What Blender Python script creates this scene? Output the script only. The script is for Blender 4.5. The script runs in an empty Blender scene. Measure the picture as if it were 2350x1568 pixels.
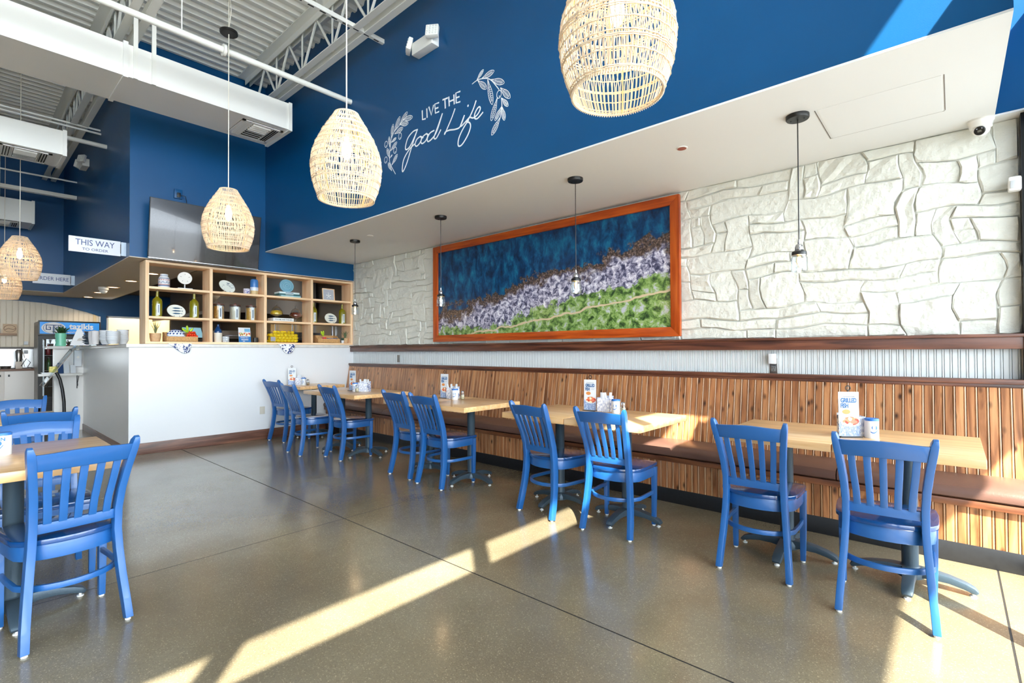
import bpy, bmesh, math, random
from mathutils import Vector, Matrix
random.seed(7)
PI = math.pi
S = bpy.context.scene
COL = S.collection
# ---------------------------------------------------------------- camera, sky, sun, exposure
CAMH = 1.28
yaw, roll, pitch = 0.726367, -4.7303e-3, 1.27521e-2
fw = Vector((-math.sin(yaw), math.cos(yaw), 0)); rt = Vector((math.cos(yaw), math.sin(yaw), 0)); up = Vector((0, 0, 1))
f2 = fw*math.cos(pitch)+up*math.sin(pitch); u2 = -fw*math.sin(pitch)+up*math.cos(pitch)
r3 = rt*math.cos(roll)+u2*math.sin(roll); u3 = -rt*math.sin(roll)+u2*math.cos(roll)
cd = bpy.data.cameras.new('camera'); cam = bpy.data.objects.new('camera', cd); COL.objects.link(cam)
M = Matrix((r3, u3, -f2)).transposed().to_4x4(); M.translation = (0, 0, CAMH)
cam.matrix_world = M
cd.sensor_fit = 'HORIZONTAL'; cd.sensor_width = 36; cd.lens = 1138.872/2350*36
cd.shift_y = (790.228-784)/2350; cd.clip_start = .05; cd.clip_end = 200
S.camera = cam
S.view_settings.view_transform = 'Standard'; S.view_settings.look = 'None'
S.view_settings.gamma = 1; S.view_settings.use_curve_mapping = False
S.view_settings.exposure = 1.15
W_ = bpy.data.worlds.new('sky'); S.world = W_; W_.use_nodes = True
bg = W_.node_tree.nodes['Background']; bg.inputs[0].default_value = (.86, .93, 1.0, 1); bg.inputs[1].default_value = 6.5
sd = bpy.data.lights.new('sun', 'SUN'); sd.energy = 21; sd.angle = .009; sd.color = (1, .93, .80)
so = bpy.data.objects.new('sun', sd); COL.objects.link(so)
so.rotation_euler = Vector((.731, -.63, 1)).to_track_quat('Z', 'Y').to_euler(); so.location = (8, -6, 10)
try:
    S.cycles.use_denoising = True; S.cycles.max_bounces = 10; S.cycles.diffuse_bounces = 8; S.cycles.glossy_bounces = 4
    S.cycles.transparent_max_bounces = 24; S.cycles.caustics_reflective = False; S.cycles.caustics_refractive = False
    S.cycles.sample_clamp_indirect = 6
except Exception: pass

# ---------------------------------------------------------------- helpers
def lin(c):
    return tuple((v/255/12.92 if v/255 <= .04045 else ((v/255+.055)/1.055)**2.4) for v in c)+(1,)
MATS = {}
def mat(name, c, rough=.5, metal=0, noise=0, nscale=8, bump=0, bscale=60, coat=0, emit=0, spec=.5, obj=0, trans=0):
    m = bpy.data.materials.new(name); m.use_nodes = True; n = m.node_tree.nodes; l = m.node_tree.links
    p = n['Principled BSDF']; base = lin(c)
    p.inputs['Base Color'].default_value = base; p.inputs['Roughness'].default_value = rough
    p.inputs['Metallic'].default_value = metal; p.inputs['Coat Weight'].default_value = coat
    p.inputs['Specular IOR Level'].default_value = spec; p.inputs['Transmission Weight'].default_value = trans
    if emit:
        p.inputs['Emission Color'].default_value = base; p.inputs['Emission Strength'].default_value = emit
    tc = n.new('ShaderNodeTexCoord')
    if noise or obj:
        hs = n.new('ShaderNodeHueSaturation'); hs.inputs['Color'].default_value = base
        nz = n.new('ShaderNodeTexNoise'); nz.inputs['Scale'].default_value = nscale; nz.inputs['Detail'].default_value = 5
        l.new(tc.outputs['Object'], nz.inputs['Vector'])
        mr = n.new('ShaderNodeMapRange'); mr.inputs[1].default_value = .3; mr.inputs[2].default_value = .7
        mr.inputs[3].default_value = 1-noise; mr.inputs[4].default_value = 1+noise
        l.new(nz.outputs['Fac'], mr.inputs[0])
        if obj:
            oi = n.new('ShaderNodeObjectInfo'); m2 = n.new('ShaderNodeMapRange')
            m2.inputs[3].default_value = 1-obj; m2.inputs[4].default_value = 1+obj
            l.new(oi.outputs['Random'], m2.inputs[0]); mm = n.new('ShaderNodeMath'); mm.operation = 'MULTIPLY'
            l.new(mr.outputs[0], mm.inputs[0]); l.new(m2.outputs[0], mm.inputs[1]); l.new(mm.outputs[0], hs.inputs['Value'])
        else: l.new(mr.outputs[0], hs.inputs['Value'])
        l.new(hs.outputs[0], p.inputs['Base Color'])
    if bump:
        nb = n.new('ShaderNodeTexNoise'); nb.inputs['Scale'].default_value = bscale; nb.inputs['Detail'].default_value = 4
        l.new(tc.outputs['Object'], nb.inputs['Vector']); b = n.new('ShaderNodeBump'); b.inputs['Strength'].default_value = bump
        b.inputs['Distance'].default_value = .01; l.new(nb.outputs['Fac'], b.inputs['Height']); l.new(b.outputs[0], p.inputs['Normal'])
    MATS[name] = m; return m
def ramp(n, pts):
    r = n.new('ShaderNodeValToRGB'); e = r.color_ramp.elements
    while len(e) > 1: e.remove(e[-1])
    e[0].position = pts[0][0]; e[0].color = lin(pts[0][1])
    for q, c in pts[1:]:
        k = e.new(q); k.color = lin(c)
    return r
def wood(name, c1, c2, c3, axis='X', rough=.4, scale=6, knots=0, obj=.12, coat=0, stretch=12, stave=0, world=False):
    """grain running along the given axis of the object; c1 dark, c2 middle, c3 light"""
    m = bpy.data.materials.new(name); m.use_nodes = True; n = m.node_tree.nodes; l = m.node_tree.links
    p = n['Principled BSDF']; p.inputs['Roughness'].default_value = rough; p.inputs['Coat Weight'].default_value = coat
    p.inputs['Coat Roughness'].default_value = .15
    tc = n.new('ShaderNodeTexCoord'); mp = n.new('ShaderNodeMapping')
    oi = n.new('ShaderNodeObjectInfo'); vm = n.new('ShaderNodeVectorMath'); vm.operation = 'MULTIPLY_ADD'
    l.new(oi.outputs['Random'], vm.inputs[0]); vm.inputs[1].default_value = (37, 51, 23); l.new(tc.outputs['Object'], vm.inputs[2])
    sc = [scale*stretch/2]*3; sc['XYZ'.index(axis)] = scale/2
    mp.inputs['Scale'].default_value = sc; l.new(vm.outputs[0], mp.inputs['Vector'])
    nz = n.new('ShaderNodeTexNoise'); nz.inputs['Scale'].default_value = 1; nz.inputs['Detail'].default_value = 6; nz.inputs['Distortion'].default_value = .6
    l.new(mp.outputs[0], nz.inputs['Vector'])
    r = ramp(n, [(.3, c1), (.5, c2), (.72, c3)]); l.new(nz.outputs['Fac'], r.inputs[0]); out = r.outputs[0]
    hs = n.new('ShaderNodeHueSaturation'); m2 = n.new('ShaderNodeMapRange'); m2.inputs[3].default_value = 1-obj; m2.inputs[4].default_value = 1+obj
    l.new(oi.outputs['Random'], m2.inputs[0]); l.new(out, hs.inputs['Color'])
    if stave:
        sp = n.new('ShaderNodeSeparateXYZ'); l.new(tc.outputs['Object'], sp.inputs[0])
        a = n.new('ShaderNodeMath'); a.operation = 'DIVIDE'; a.inputs[1].default_value = stave; l.new(sp.outputs['Y' if axis == 'X' else 'X'], a.inputs[0])
        f = n.new('ShaderNodeMath'); f.operation = 'FLOOR'; l.new(a.outputs[0], f.inputs[0])
        wn = n.new('ShaderNodeTexWhiteNoise'); wn.noise_dimensions = '1D'; l.new(f.outputs[0], wn.inputs['W'])
        m3 = n.new('ShaderNodeMapRange'); m3.inputs[3].default_value = .93; m3.inputs[4].default_value = 1.05; l.new(wn.outputs['Value'], m3.inputs[0])
        mm = n.new('ShaderNodeMath'); mm.operation = 'MULTIPLY'; l.new(m2.outputs[0], mm.inputs[0]); l.new(m3.outputs[0], mm.inputs[1]); l.new(mm.outputs[0], hs.inputs['Value'])
    else: l.new(m2.outputs[0], hs.inputs['Value'])
    out = hs.outputs[0]
    if knots:
        mp2 = n.new('ShaderNodeMapping'); s2 = [14]*3; s2['XYZ'.index(axis)] = 7; mp2.inputs['Scale'].default_value = s2
        l.new(vm.outputs[0], mp2.inputs['Vector'])
        vo = n.new('ShaderNodeTexVoronoi'); vo.inputs['Scale'].default_value = 1; l.new(mp2.outputs[0], vo.inputs['Vector'])
        kr = ramp(n, [(.06, (255, 255, 255)), (.24, (0, 0, 0))]); l.new(vo.outputs['Distance'], kr.inputs[0])
        mx = n.new('ShaderNodeMix'); mx.data_type = 'RGBA'; l.new(kr.outputs[0], mx.inputs[0]); l.new(out, mx.inputs[6])
        mx.inputs[7].default_value = lin(tuple(int(v*.55) for v in c1)); out = mx.outputs[2]
    l.new(out, p.inputs['Base Color'])
    b = n.new('ShaderNodeBump'); b.inputs['Strength'].default_value = .15; b.inputs['Distance'].default_value = .003
    l.new(nz.outputs['Fac'], b.inputs['Height']); l.new(b.outputs[0], p.inputs['Normal'])
    MATS[name] = m; return m
def glass(name, c, fac=.12, rough=.02):
    """thin glass: clear tint mixed with a gloss that grows towards the edges"""
    m = bpy.data.materials.new(name); m.use_nodes = True; n = m.node_tree.nodes; l = m.node_tree.links
    for k in list(n):
        if k.type != 'OUTPUT_MATERIAL': n.remove(k)
    o = [k for k in n if k.type == 'OUTPUT_MATERIAL'][0]
    t = n.new('ShaderNodeBsdfTransparent'); t.inputs[0].default_value = lin(c)
    g = n.new('ShaderNodeBsdfGlossy'); g.inputs['Roughness'].default_value = rough
    lw = n.new('ShaderNodeLayerWeight'); lw.inputs[0].default_value = .35
    mr = n.new('ShaderNodeMapRange'); mr.inputs[3].default_value = fac*.35; mr.inputs[4].default_value = min(1, fac*5)
    l.new(lw.outputs['Facing'], mr.inputs[0])
    mx = n.new('ShaderNodeMixShader'); l.new(mr.outputs[0], mx.inputs[0]); l.new(t.outputs[0], mx.inputs[1]); l.new(g.outputs[0], mx.inputs[2])
    l.new(mx.outputs[0], o.inputs[0]); MATS[name] = m; return m

class MB:
    def __init__(s): s.v = []; s.f = []; s.m = []; s.mi = 0
    def add(s, vs, fs):
        b = len(s.v); s.v += [tuple(v) for v in vs]; s.f += [tuple(b+i for i in f) for f in fs]; s.m += [s.mi]*len(fs); return s
    def box(s, x0, x1, y0, y1, z0, z1):
        return s.add([(x, y, z) for z in (z0, z1) for y in (y0, y1) for x in (x0, x1)],
                     [(0, 2, 3, 1), (4, 5, 7, 6), (0, 1, 5, 4), (2, 6, 7, 3), (0, 4, 6, 2), (1, 3, 7, 5)])
    def prism(s, poly, z0, z1):
        n = len(poly)
        return s.add([(x, y, z0) for x, y in poly]+[(x, y, z1) for x, y in poly],
                     [tuple(range(n-1, -1, -1)), tuple(range(n, 2*n))]+[(i, (i+1) % n, n+(i+1) % n, n+i) for i in range(n)])
    def lathe(s, prof, seg=20, cx=0, cy=0, cz=0, cap=True):
        vs = [(cx+r*math.cos(2*PI*k/seg), cy+r*math.sin(2*PI*k/seg), cz+z) for r, z in prof for k in range(seg)]
        fs = [(i*seg+k, i*seg+(k+1) % seg, (i+1)*seg+(k+1) % seg, (i+1)*seg+k) for i in range(len(prof)-1) for k in range(seg)]
        if cap:
            fs += [tuple(range(seg-1, -1, -1)), tuple(range((len(prof)-1)*seg, len(prof)*seg))]
        return s.add(vs, fs)
    def tube(s, path, r, seg=6, closed=False, flat=1, cap=True):
        P = [Vector(p) for p in path]; n = len(P); vs = []; fs = []
        T = []
        for i in range(n):
            a = P[(i-1) % n] if (closed or i > 0) else P[i]; b = P[(i+1) % n] if (closed or i < n-1) else P[i]
            t = b-a; T.append(t.normalized() if t.length > 1e-9 else Vector((0, 0, 1)))
        ref = Vector((0, 0, 1)) if abs(T[0].z) < .9 else Vector((0, 1, 0))
        for i in range(n):
            t = T[i]; u = ref-t*ref.dot(t)
            if u.length < 1e-6: u = t.orthogonal()
            u.normalize(); w = t.cross(u); ref = u
            rr = r[i] if isinstance(r, (list, tuple)) else r
            for k in range(seg):
                a = 2*PI*k/seg+PI/seg; vs.append(P[i]+u*math.cos(a)*rr+w*math.sin(a)*rr*flat)
        m = n if closed else n-1
        for i in range(m):
            j = (i+1) % n
            fs += [(i*seg+k, i*seg+(k+1) % seg, j*seg+(k+1) % seg, j*seg+k) for k in range(seg)]
        if cap and not closed: fs += [tuple(range(seg-1, -1, -1)), tuple(range((n-1)*seg, n*seg))]
        return s.add(vs, fs)
    def sweep(s, path, wid, dep, side):
        """rectangular section: wid along the fixed vector side, dep across; both may be lists"""
        P = [Vector(p) for p in path]; n = len(P); sd_ = Vector(side).normalized(); vs = []
        for i in range(n):
            t = (P[min(i+1, n-1)]-P[max(i-1, 0)]).normalized(); w = t.cross(sd_).normalized()
            a = (wid[i] if isinstance(wid, (list, tuple)) else wid)/2; b = (dep[i] if isinstance(dep, (list, tuple)) else dep)/2
            vs += [P[i]+sd_*a+w*b, P[i]-sd_*a+w*b, P[i]-sd_*a-w*b, P[i]+sd_*a-w*b]
        fs = [(i*4+k, i*4+(k+1) % 4, i*4+4+(k+1) % 4, i*4+4+k) for i in range(n-1) for k in range(4)]+[(3, 2, 1, 0), tuple(range(4*n-4, 4*n))]
        return s.add(vs, fs)
    def sphere(s, c, r, seg=12, rings=8, sq=(1, 1, 1)):
        vs = [(c[0], c[1], c[2]+r*sq[2])]
        for i in range(1, rings):
            a = PI*i/rings
            vs += [(c[0]+r*sq[0]*math.sin(a)*math.cos(2*PI*k/seg), c[1]+r*sq[1]*math.sin(a)*math.sin(2*PI*k/seg), c[2]+r*sq[2]*math.cos(a)) for k in range(seg)]
        vs.append((c[0], c[1], c[2]-r*sq[2])); e = len(vs)-1
        fs = [(0, 1+k, 1+(k+1) % seg) for k in range(seg)]
        fs += [(1+i*seg+k, 1+(i+1)*seg+k, 1+(i+1)*seg+(k+1) % seg, 1+i*seg+(k+1) % seg) for i in range(rings-2) for k in range(seg)]
        fs += [(e, 1+(rings-2)*seg+(k+1) % seg, 1+(rings-2)*seg+k) for k in range(seg)]
        return s.add(vs, fs)
    def xf(s, mtx, start=0):
        for i in range(start, len(s.v)): s.v[i] = tuple(mtx @ Vector(s.v[i]))
        return s
    def mesh(s, name, ms, smooth=False, bevel=0):
        me = bpy.data.meshes.new(name); me.from_pydata(s.v, [], s.f); me.update()
        for m in (ms if isinstance(ms, (list, tuple)) else [ms]): me.materials.append(m)
        if max(s.m or [0]): me.polygons.foreach_set('material_index', s.m)
        bm = bmesh.new(); bm.from_mesh(me); bmesh.ops.recalc_face_normals(bm, faces=bm.faces[:])
        if bevel:
            ed = [e for e in bm.edges if len(e.link_faces) == 2 and e.calc_face_angle(0) > .6]
            bmesh.ops.bevel(bm, geom=ed, offset=bevel, segments=2, affect='EDGES', profile=.6, clamp_overlap=True)
        if smooth or bevel:
            for f in bm.faces: f.smooth = True
            for e in bm.edges:
                if len(e.link_faces) == 2 and e.calc_face_angle(0) > .7: e.smooth = False
        bm.to_mesh(me); bm.free()
        return me
    def build(s, name, ms, parent=None, smooth=False, bevel=0, loc=None, rot=None):
        o = bpy.data.objects.new(name, s.mesh(name, ms, smooth, bevel)); COL.objects.link(o)
        if parent: o.parent = parent
        if loc: o.location = loc
        if rot: o.rotation_euler = rot
        return o
def tag(o, label, cat, group=None, kind=None):
    if label: o['label'] = label
    if cat: o['category'] = cat
    if group: o['group'] = group
    if kind: o['kind'] = kind
    return o
def T(name, label, cat, loc=(0, 0, 0), rz=0, group=None):
    o = bpy.data.objects.new(name, None); COL.objects.link(o); o.empty_display_size = .1
    o.location = loc; o.rotation_euler = (0, 0, rz); return tag(o, label, cat, group)
def struct(name, mb, m, **k):
    o = mb.build(name, m, **k); o['kind'] = 'structure'; return o
def dup(root, loc, rz=None, label=None, group=None, parent=None):
    r = root.copy(); COL.objects.link(r); r.location = loc
    if rz is not None: r.rotation_euler = (r.rotation_euler[0], r.rotation_euler[1], rz)
    if label: r['label'] = label
    if group: r['group'] = group
    if parent: r.parent = parent
    for ch in list(root.children):
        c = ch.copy(); COL.objects.link(c); c.parent = r
        for g in list(ch.children):
            d = g.copy(); COL.objects.link(d); d.parent = c
    return r
def B(x0, x1, y0, y1, z0, z1): return MB().box(x0, x1, y0, y1, z0, z1)
def text(name, body, size, m, parent, loc, rot, align='CENTER', sx=1, ext=.0006, bold=0, shear=0, label=None):
    cu = bpy.data.curves.new(name, 'FONT'); cu.body = body; cu.size = size; cu.align_x = align; cu.align_y = 'CENTER'
    cu.extrude = ext; cu.offset = bold; cu.shear = shear; cu.resolution_u = 3
    o = bpy.data.objects.new(name+'_tmp', cu); COL.objects.link(o)
    me = bpy.data.meshes.new_from_object(o); bpy.data.objects.remove(o); bpy.data.curves.remove(cu)
    me.transform(Matrix.Diagonal((sx, 1, 1, 1))); me.materials.clear(); me.materials.append(m)
    p = bpy.data.objects.new(name, me); COL.objects.link(p); p.parent = parent; p.location = loc; p.rotation_euler = rot
    return p
FY = (PI/2, 0, 0)            # lettering facing -Y
FX = (PI/2, 0, PI/2)         # lettering facing +X

# ---------------------------------------------------------------- materials
blue_paint = mat('blue_wall_paint', (2, 76, 126), .36, noise=.05, nscale=1.5, bump=.05, bscale=220, spec=.4)
white_paint = mat('white_wall_paint', (228, 229, 228), .5, bump=.04, bscale=150)
grey_paint = mat('pale_grey_paint', (226, 223, 219), .3, bump=.03, bscale=150)
soffit_paint = mat('soffit_paint', (230, 231, 229), .6)
kitchen_paint = mat('kitchen_cream_paint', (226, 205, 160), .6)
stone_paint = mat('white_painted_stone', (224, 225, 216), .55, noise=.02, nscale=9, bump=.8, bscale=16, obj=.02)
for nd_ in stone_paint.node_tree.nodes:
    if nd_.type == 'BUMP': nd_.inputs['Distance'].default_value = .022
    if nd_.type == 'TEX_NOISE' and nd_.inputs['Scale'].default_value == 11: nd_.inputs['Detail'].default_value = 9; nd_.inputs['Roughness'].default_value = .62; nd_.inputs['Distortion'].default_value = .8
steel_white = mat('white_painted_steel', (240, 239, 232), .45)
duct_white = mat('white_duct_paint', (240, 239, 234), .4)
duct_dark = mat('duct_interior', (20, 20, 20), .8)
rail_wood = wood('dark_rail_wood', (58, 32, 22), (96, 56, 40), (128, 80, 56), 'X', .32, 4, knots=0, obj=.03)
base_wood = wood('brown_baseboard_wood', (70, 42, 32), (104, 68, 54), (134, 92, 72), 'Y', .4, 4, obj=.03)
pine = wood('stained_pine', (112, 68, 40), (168, 112, 72), (204, 150, 102), 'Z', .3, 5, knots=1, obj=.16, coat=.3)
bead_sheen_wood = wood('bead_wood_painted_sheen', (140, 98, 64), (174, 130, 92), (200, 160, 120), 'Z', .3, 5, obj=.12, coat=.3)  # lighter tone paints the varnish highlight onto the bead faces
frame_wood = wood('orange_frame_wood', (138, 50, 6), (176, 74, 14), (200, 98, 28), 'X', .35, 4, obj=.03)
maple = wood('maple_table_top', (212, 162, 106), (226, 182, 128), (236, 198, 150), 'X', .3, 5, obj=.02, coat=.3, stave=.045)
shelf_wood = wood('light_maple_shelf', (230, 186, 140), (242, 206, 164), (250, 220, 184), 'Z', .5, 3, obj=.02)
chair_blue = mat('blue_chair_paint', (22, 86, 150), .42, noise=.04, nscale=5, coat=.3, spec=.7, obj=.04)
seat_blue = mat('glossy_blue_seat', (14, 62, 118), .16, noise=.04, nscale=5, coat=.5)
glide_mat = mat('white_glide', (225, 225, 222), .5)
iron = mat('grey_iron', (62, 78, 90), .42, metal=.3, bump=.08, bscale=120)
black = mat('black_plastic', (16, 16, 17), .4)
kick_black = mat('black_kickboard', (26, 27, 30), .4, noise=.2, nscale=40)
vinyl = mat('brown_vinyl', (104, 76, 66), .36, bump=.08, bscale=140)
rattan = mat('pale_rattan', (226, 206, 178), .6, noise=.12, nscale=14)
marble = mat('pale_marble', (214, 211, 206), .25, noise=.08, nscale=14)
chrome = mat('chrome', (200, 205, 215), .15, metal=1)
brushed = mat('brushed_steel', (150, 145, 138), .3, metal=.9)
dark_steel = mat('dark_hood_steel', (96, 88, 80), .35, metal=.6)
bulb_glow = mat('bulb_glow', (255, 226, 180), .5, emit=10)
amber_glow = mat('amber_filament', (255, 205, 140), .5, emit=45)
panel_glow = mat('ceiling_light_glow', (255, 232, 198), .5, emit=2.5)
clear = glass('clear_glass', (240, 246, 248), .16)
pane = glass('window_glass', (250, 252, 252), .08)
cord_white = mat('white_cord', (228, 220, 205), .6)
red_m = mat('tomato_red', (226, 56, 14), .3); yellow_m = mat('lemon_yellow', (246, 214, 16), .45, bump=.1, bscale=300)
green_m = mat('pepper_green', (170, 205, 40), .4); navy = mat('navy_ink', (28, 68, 120), .5)
white_m = mat('white_card', (220, 223, 227), .5); teal = mat('teal_ink', (0, 84, 140), .5)
screen = mat('tv_screen', (58, 58, 60), .12, metal=.85, coat=.5)

def floor_mat():
    m = mat('polished_concrete', (112, 99, 76), .22); n = m.node_tree.nodes; l = m.node_tree.links; p = n['Principled BSDF']
    tc = n.new('ShaderNodeTexCoord')
    a = n.new('ShaderNodeTexNoise'); a.inputs['Scale'].default_value = .9; a.inputs['Detail'].default_value = 6; l.new(tc.outputs['Object'], a.inputs[0])
    r = ramp(n, [(.3, (94, 84, 64)), (.5, (110, 101, 78)), (.7, (126, 119, 98))]); l.new(a.outputs['Fac'], r.inputs[0])
    v = n.new('ShaderNodeTexVoronoi'); v.inputs['Scale'].default_value = 260; l.new(tc.outputs['Object'], v.inputs['Vector'])
    sp = n.new('ShaderNodeSeparateColor'); l.new(v.outputs['Color'], sp.inputs[0])
    r2 = ramp(n, [(0, (92, 80, 62)), (.12, (128, 118, 100)), (.75, (140, 128, 108)), (.94, (160, 150, 128)), (.985, (216, 208, 190))]); l.new(sp.outputs[0], r2.inputs[0])
    mx = n.new('ShaderNodeMix'); mx.data_type = 'RGBA'; mx.blend_type = 'MULTIPLY'; mx.inputs[0].default_value = .75
    l.new(r.outputs[0], mx.inputs[6]); l.new(r2.outputs[0], mx.inputs[7])
    hs = n.new('ShaderNodeHueSaturation'); hs.inputs['Value'].default_value = 2.9; hs.inputs['Saturation'].default_value = .8; l.new(mx.outputs[2], hs.inputs['Color']); l.new(hs.outputs[0], p.inputs['Base Color'])
    b = n.new('ShaderNodeTexNoise'); b.inputs['Scale'].default_value = 3; b.inputs['Detail'].default_value = 3; l.new(tc.outputs['Object'], b.inputs[0])
    mr = n.new('ShaderNodeMapRange'); mr.inputs[3].default_value = .14; mr.inputs[4].default_value = .30; l.new(b.outputs['Fac'], mr.inputs[0]); l.new(mr.outputs[0], p.inputs['Roughness'])
    p.inputs['Coat Weight'].default_value = .45; p.inputs['Coat Roughness'].default_value = .14
    return m
concrete = floor_mat()
def sea_print():
    m = mat('coast_print', (10, 60, 90), .3, spec=.5); n = m.node_tree.nodes; l = m.node_tree.links; p = n['Principled BSDF']
    tc = n.new('ShaderNodeTexCoord'); sp = n.new('ShaderNodeSeparateXYZ'); l.new(tc.outputs['Object'], sp.inputs[0])
    def noise(s, d=6, off=(0, 0, 0), sc=(1, 1, 1), dist=0):
        mp = n.new('ShaderNodeMapping'); mp.inputs['Location'].default_value = off; mp.inputs['Scale'].default_value = sc
        l.new(tc.outputs['Object'], mp.inputs[0]); q = n.new('ShaderNodeTexNoise'); q.inputs['Scale'].default_value = s; q.inputs['Detail'].default_value = d
        q.inputs['Distortion'].default_value = dist; q.inputs['Roughness'].default_value = .68; l.new(mp.outputs[0], q.inputs[0]); return q.outputs['Fac']
    def ma(op, a, b=None, c=None):
        q = n.new('ShaderNodeMath'); q.operation = op
        for i, x in enumerate((a, b, c)):
            if x is None: continue
            if isinstance(x, (int, float)): q.inputs[i].default_value = x
            else: l.new(x, q.inputs[i])
        return q.outputs[0]
    def mix(f, a, b):
        q = n.new('ShaderNodeMix'); q.data_type = 'RGBA'; l.new(f, q.inputs[0]); l.new(a, q.inputs[6]); l.new(b, q.inputs[7]); return q.outputs[2]
    def step(x, lo, hi):
        q = n.new('ShaderNodeMapRange'); q.inputs[1].default_value = lo; q.inputs[2].default_value = hi; l.new(x, q.inputs[0]); return q.outputs[0]
    # object x 0..3.36 left to right, z 0..1.15 bottom to top;  d = height above the sea edge
    slope = ma('MULTIPLY_ADD', sp.outputs['X'], .155, .33)
    wig = ma('MULTIPLY_ADD', noise(1.1, 4), .95, -.475)
    fine = ma('MULTIPLY_ADD', noise(6, 12), .60, -.30)
    d = ma('SUBTRACT', ma('SUBTRACT', ma('SUBTRACT', sp.outputs['Z'], slope), wig), fine)
    sea = ramp(n, [(.36, (2, 24, 60)), (.48, (2, 58, 104)), (.58, (8, 92, 134)), (.68, (20, 124, 158)), (.80, (110, 190, 200))]); l.new(noise(6, 14, (3, 0, 1), (1.5, 1, .8), .3), sea.inputs[0])
    brown = ramp(n, [(.35, (22, 22, 28)), (.5, (78, 62, 54)), (.64, (150, 128, 116))]); l.new(noise(50, 10), brown.inputs[0])
    rock = ramp(n, [(.40, (52, 54, 82)), (.46, (110, 110, 140)), (.53, (188, 186, 208)), (.62, (240, 240, 248))]); l.new(noise(18, 14, (1, 0, 0), dist=.7), rock.inputs[0])
    grn = ramp(n, [(.36, (34, 56, 34)), (.44, (84, 118, 58)), (.50, (132, 166, 88)), (.56, (160, 184, 128)), (.62, (190, 194, 204))]); l.new(noise(12, 14, (0, 0, 5), dist=.4), grn.inputs[0])
    path = ramp(n, [(0, (206, 184, 150)), (1, (220, 200, 170))]); l.new(noise(9), path.inputs[0])
    c = mix(step(d, -.16, -.08), rock.outputs[0], brown.outputs[0])
    c = mix(step(d, -.01, .025), c, sea.outputs[0])
    g = ma('SUBTRACT', ma('SUBTRACT', ma('SUBTRACT', sp.outputs['Z'], ma('MULTIPLY_ADD', sp.outputs['X'], .115, .02)), ma('MULTIPLY_ADD', noise(1.3, 3, (7, 0, 0)), .55, -.25)), ma('MULTIPLY_ADD', noise(7, 10, (2, 0, 2)), .50, -.25))
    c = mix(step(g, .02, .0), c, grn.outputs[0])
    pp = ma('ABSOLUTE', ma('ADD', ma('SUBTRACT', sp.outputs['Z'], ma('MULTIPLY_ADD', sp.outputs['X'], .13, -.08)), ma('MULTIPLY_ADD', noise(1.8, 3, (4, 0, 4)), .2, -.1)))
    c = mix(step(pp, .014, .008), c, path.outputs[0])
    l.new(c, p.inputs['Base Color']); return m
coast = sea_print()

# ---------------------------------------------------------------- the setting
WY, XL, BY, SZ, DZ, BZ, XR = 4.52, -7.61, 3.064, 2.755, 5.2, 2.465, .216
XW, YN, XB = .36, -7.0, -14.19
fl = struct('floor', B(-14.5, .6, -7.2, 4.7, -.12, -.0009), mat('joint_sealant', (30, 26, 22), .8))
xs = [-14.4, -10.82, -7.16, -3.5, .178, .5]; ys = [-7.1, -5.31, -1.66, 1.997, 4.6]
for i in range(len(xs)-1):
    for j in range(len(ys)-1):
        g = .0045; x0, x1, y0, y1 = xs[i]+g, xs[i+1]-g, ys[j]+g, ys[j+1]-g
        B(x0, x1, y0, y1, -.0008, 0).build('floor_slab', concrete, fl)
pav = struct('pavement', B(.6, 30, -40, 30, -.14, -.05).box(-30, .6, -40, -7.2, -.14, -.05), mat('sunlit_pavement', (122, 124, 126), .8, noise=.06))

# stone wall with its rail and white beadboard
wr = struct('wall_right', B(XL, .333, WY, WY+.12, 0, SZ), mat('wall_joint_paint', (226, 226, 216), .7, bump=.4, bscale=30))
def warp(x, z):
    e = min(1, (z-1.37)/.08, (SZ-z)/.08); e = max(0, e); q = min(1, max(0, (x-XL)/.1), max(0, (.333-x)/.1))
    return (x+q*(.022*math.sin(z*11+x*3)+.014*math.sin(z*23-x*7)), z+e*(.016*math.sin(x*6.1+z*4)+.010*math.sin(x*15+z*9)))
NX, NZ = 78, 16; cw, chh = (.333-XL)/NX, (SZ-1.37)/NZ
occ = [[False]*NX for _ in range(NZ)]; cells = []
rs = random.Random(21)
for j in range(NZ):
    for i in range(NX):
        if occ[j][i]: continue
        w = rs.choice([1, 2, 2, 3, 3, 4, 5, 6]); h = rs.choice([1, 1, 2, 2, 3] if w < 5 else [1, 2, 2])
        if w == 1: h = rs.choice([1, 2, 3, 4])
        h = min(h, NZ-j); k = 0
        while k < w and i+k < NX and not occ[j][i+k]: k += 1
        w = k
        for jj in range(j, j+h):
            for ii in range(i, i+w):
                if occ[jj][ii]: h = jj-j; break
            if h == jj-j: break
        h = max(1, h)
        for jj in range(j, j+h):
            for ii in range(i, i+w): occ[jj][ii] = True
        cells.append((i, j, w, h))
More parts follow.
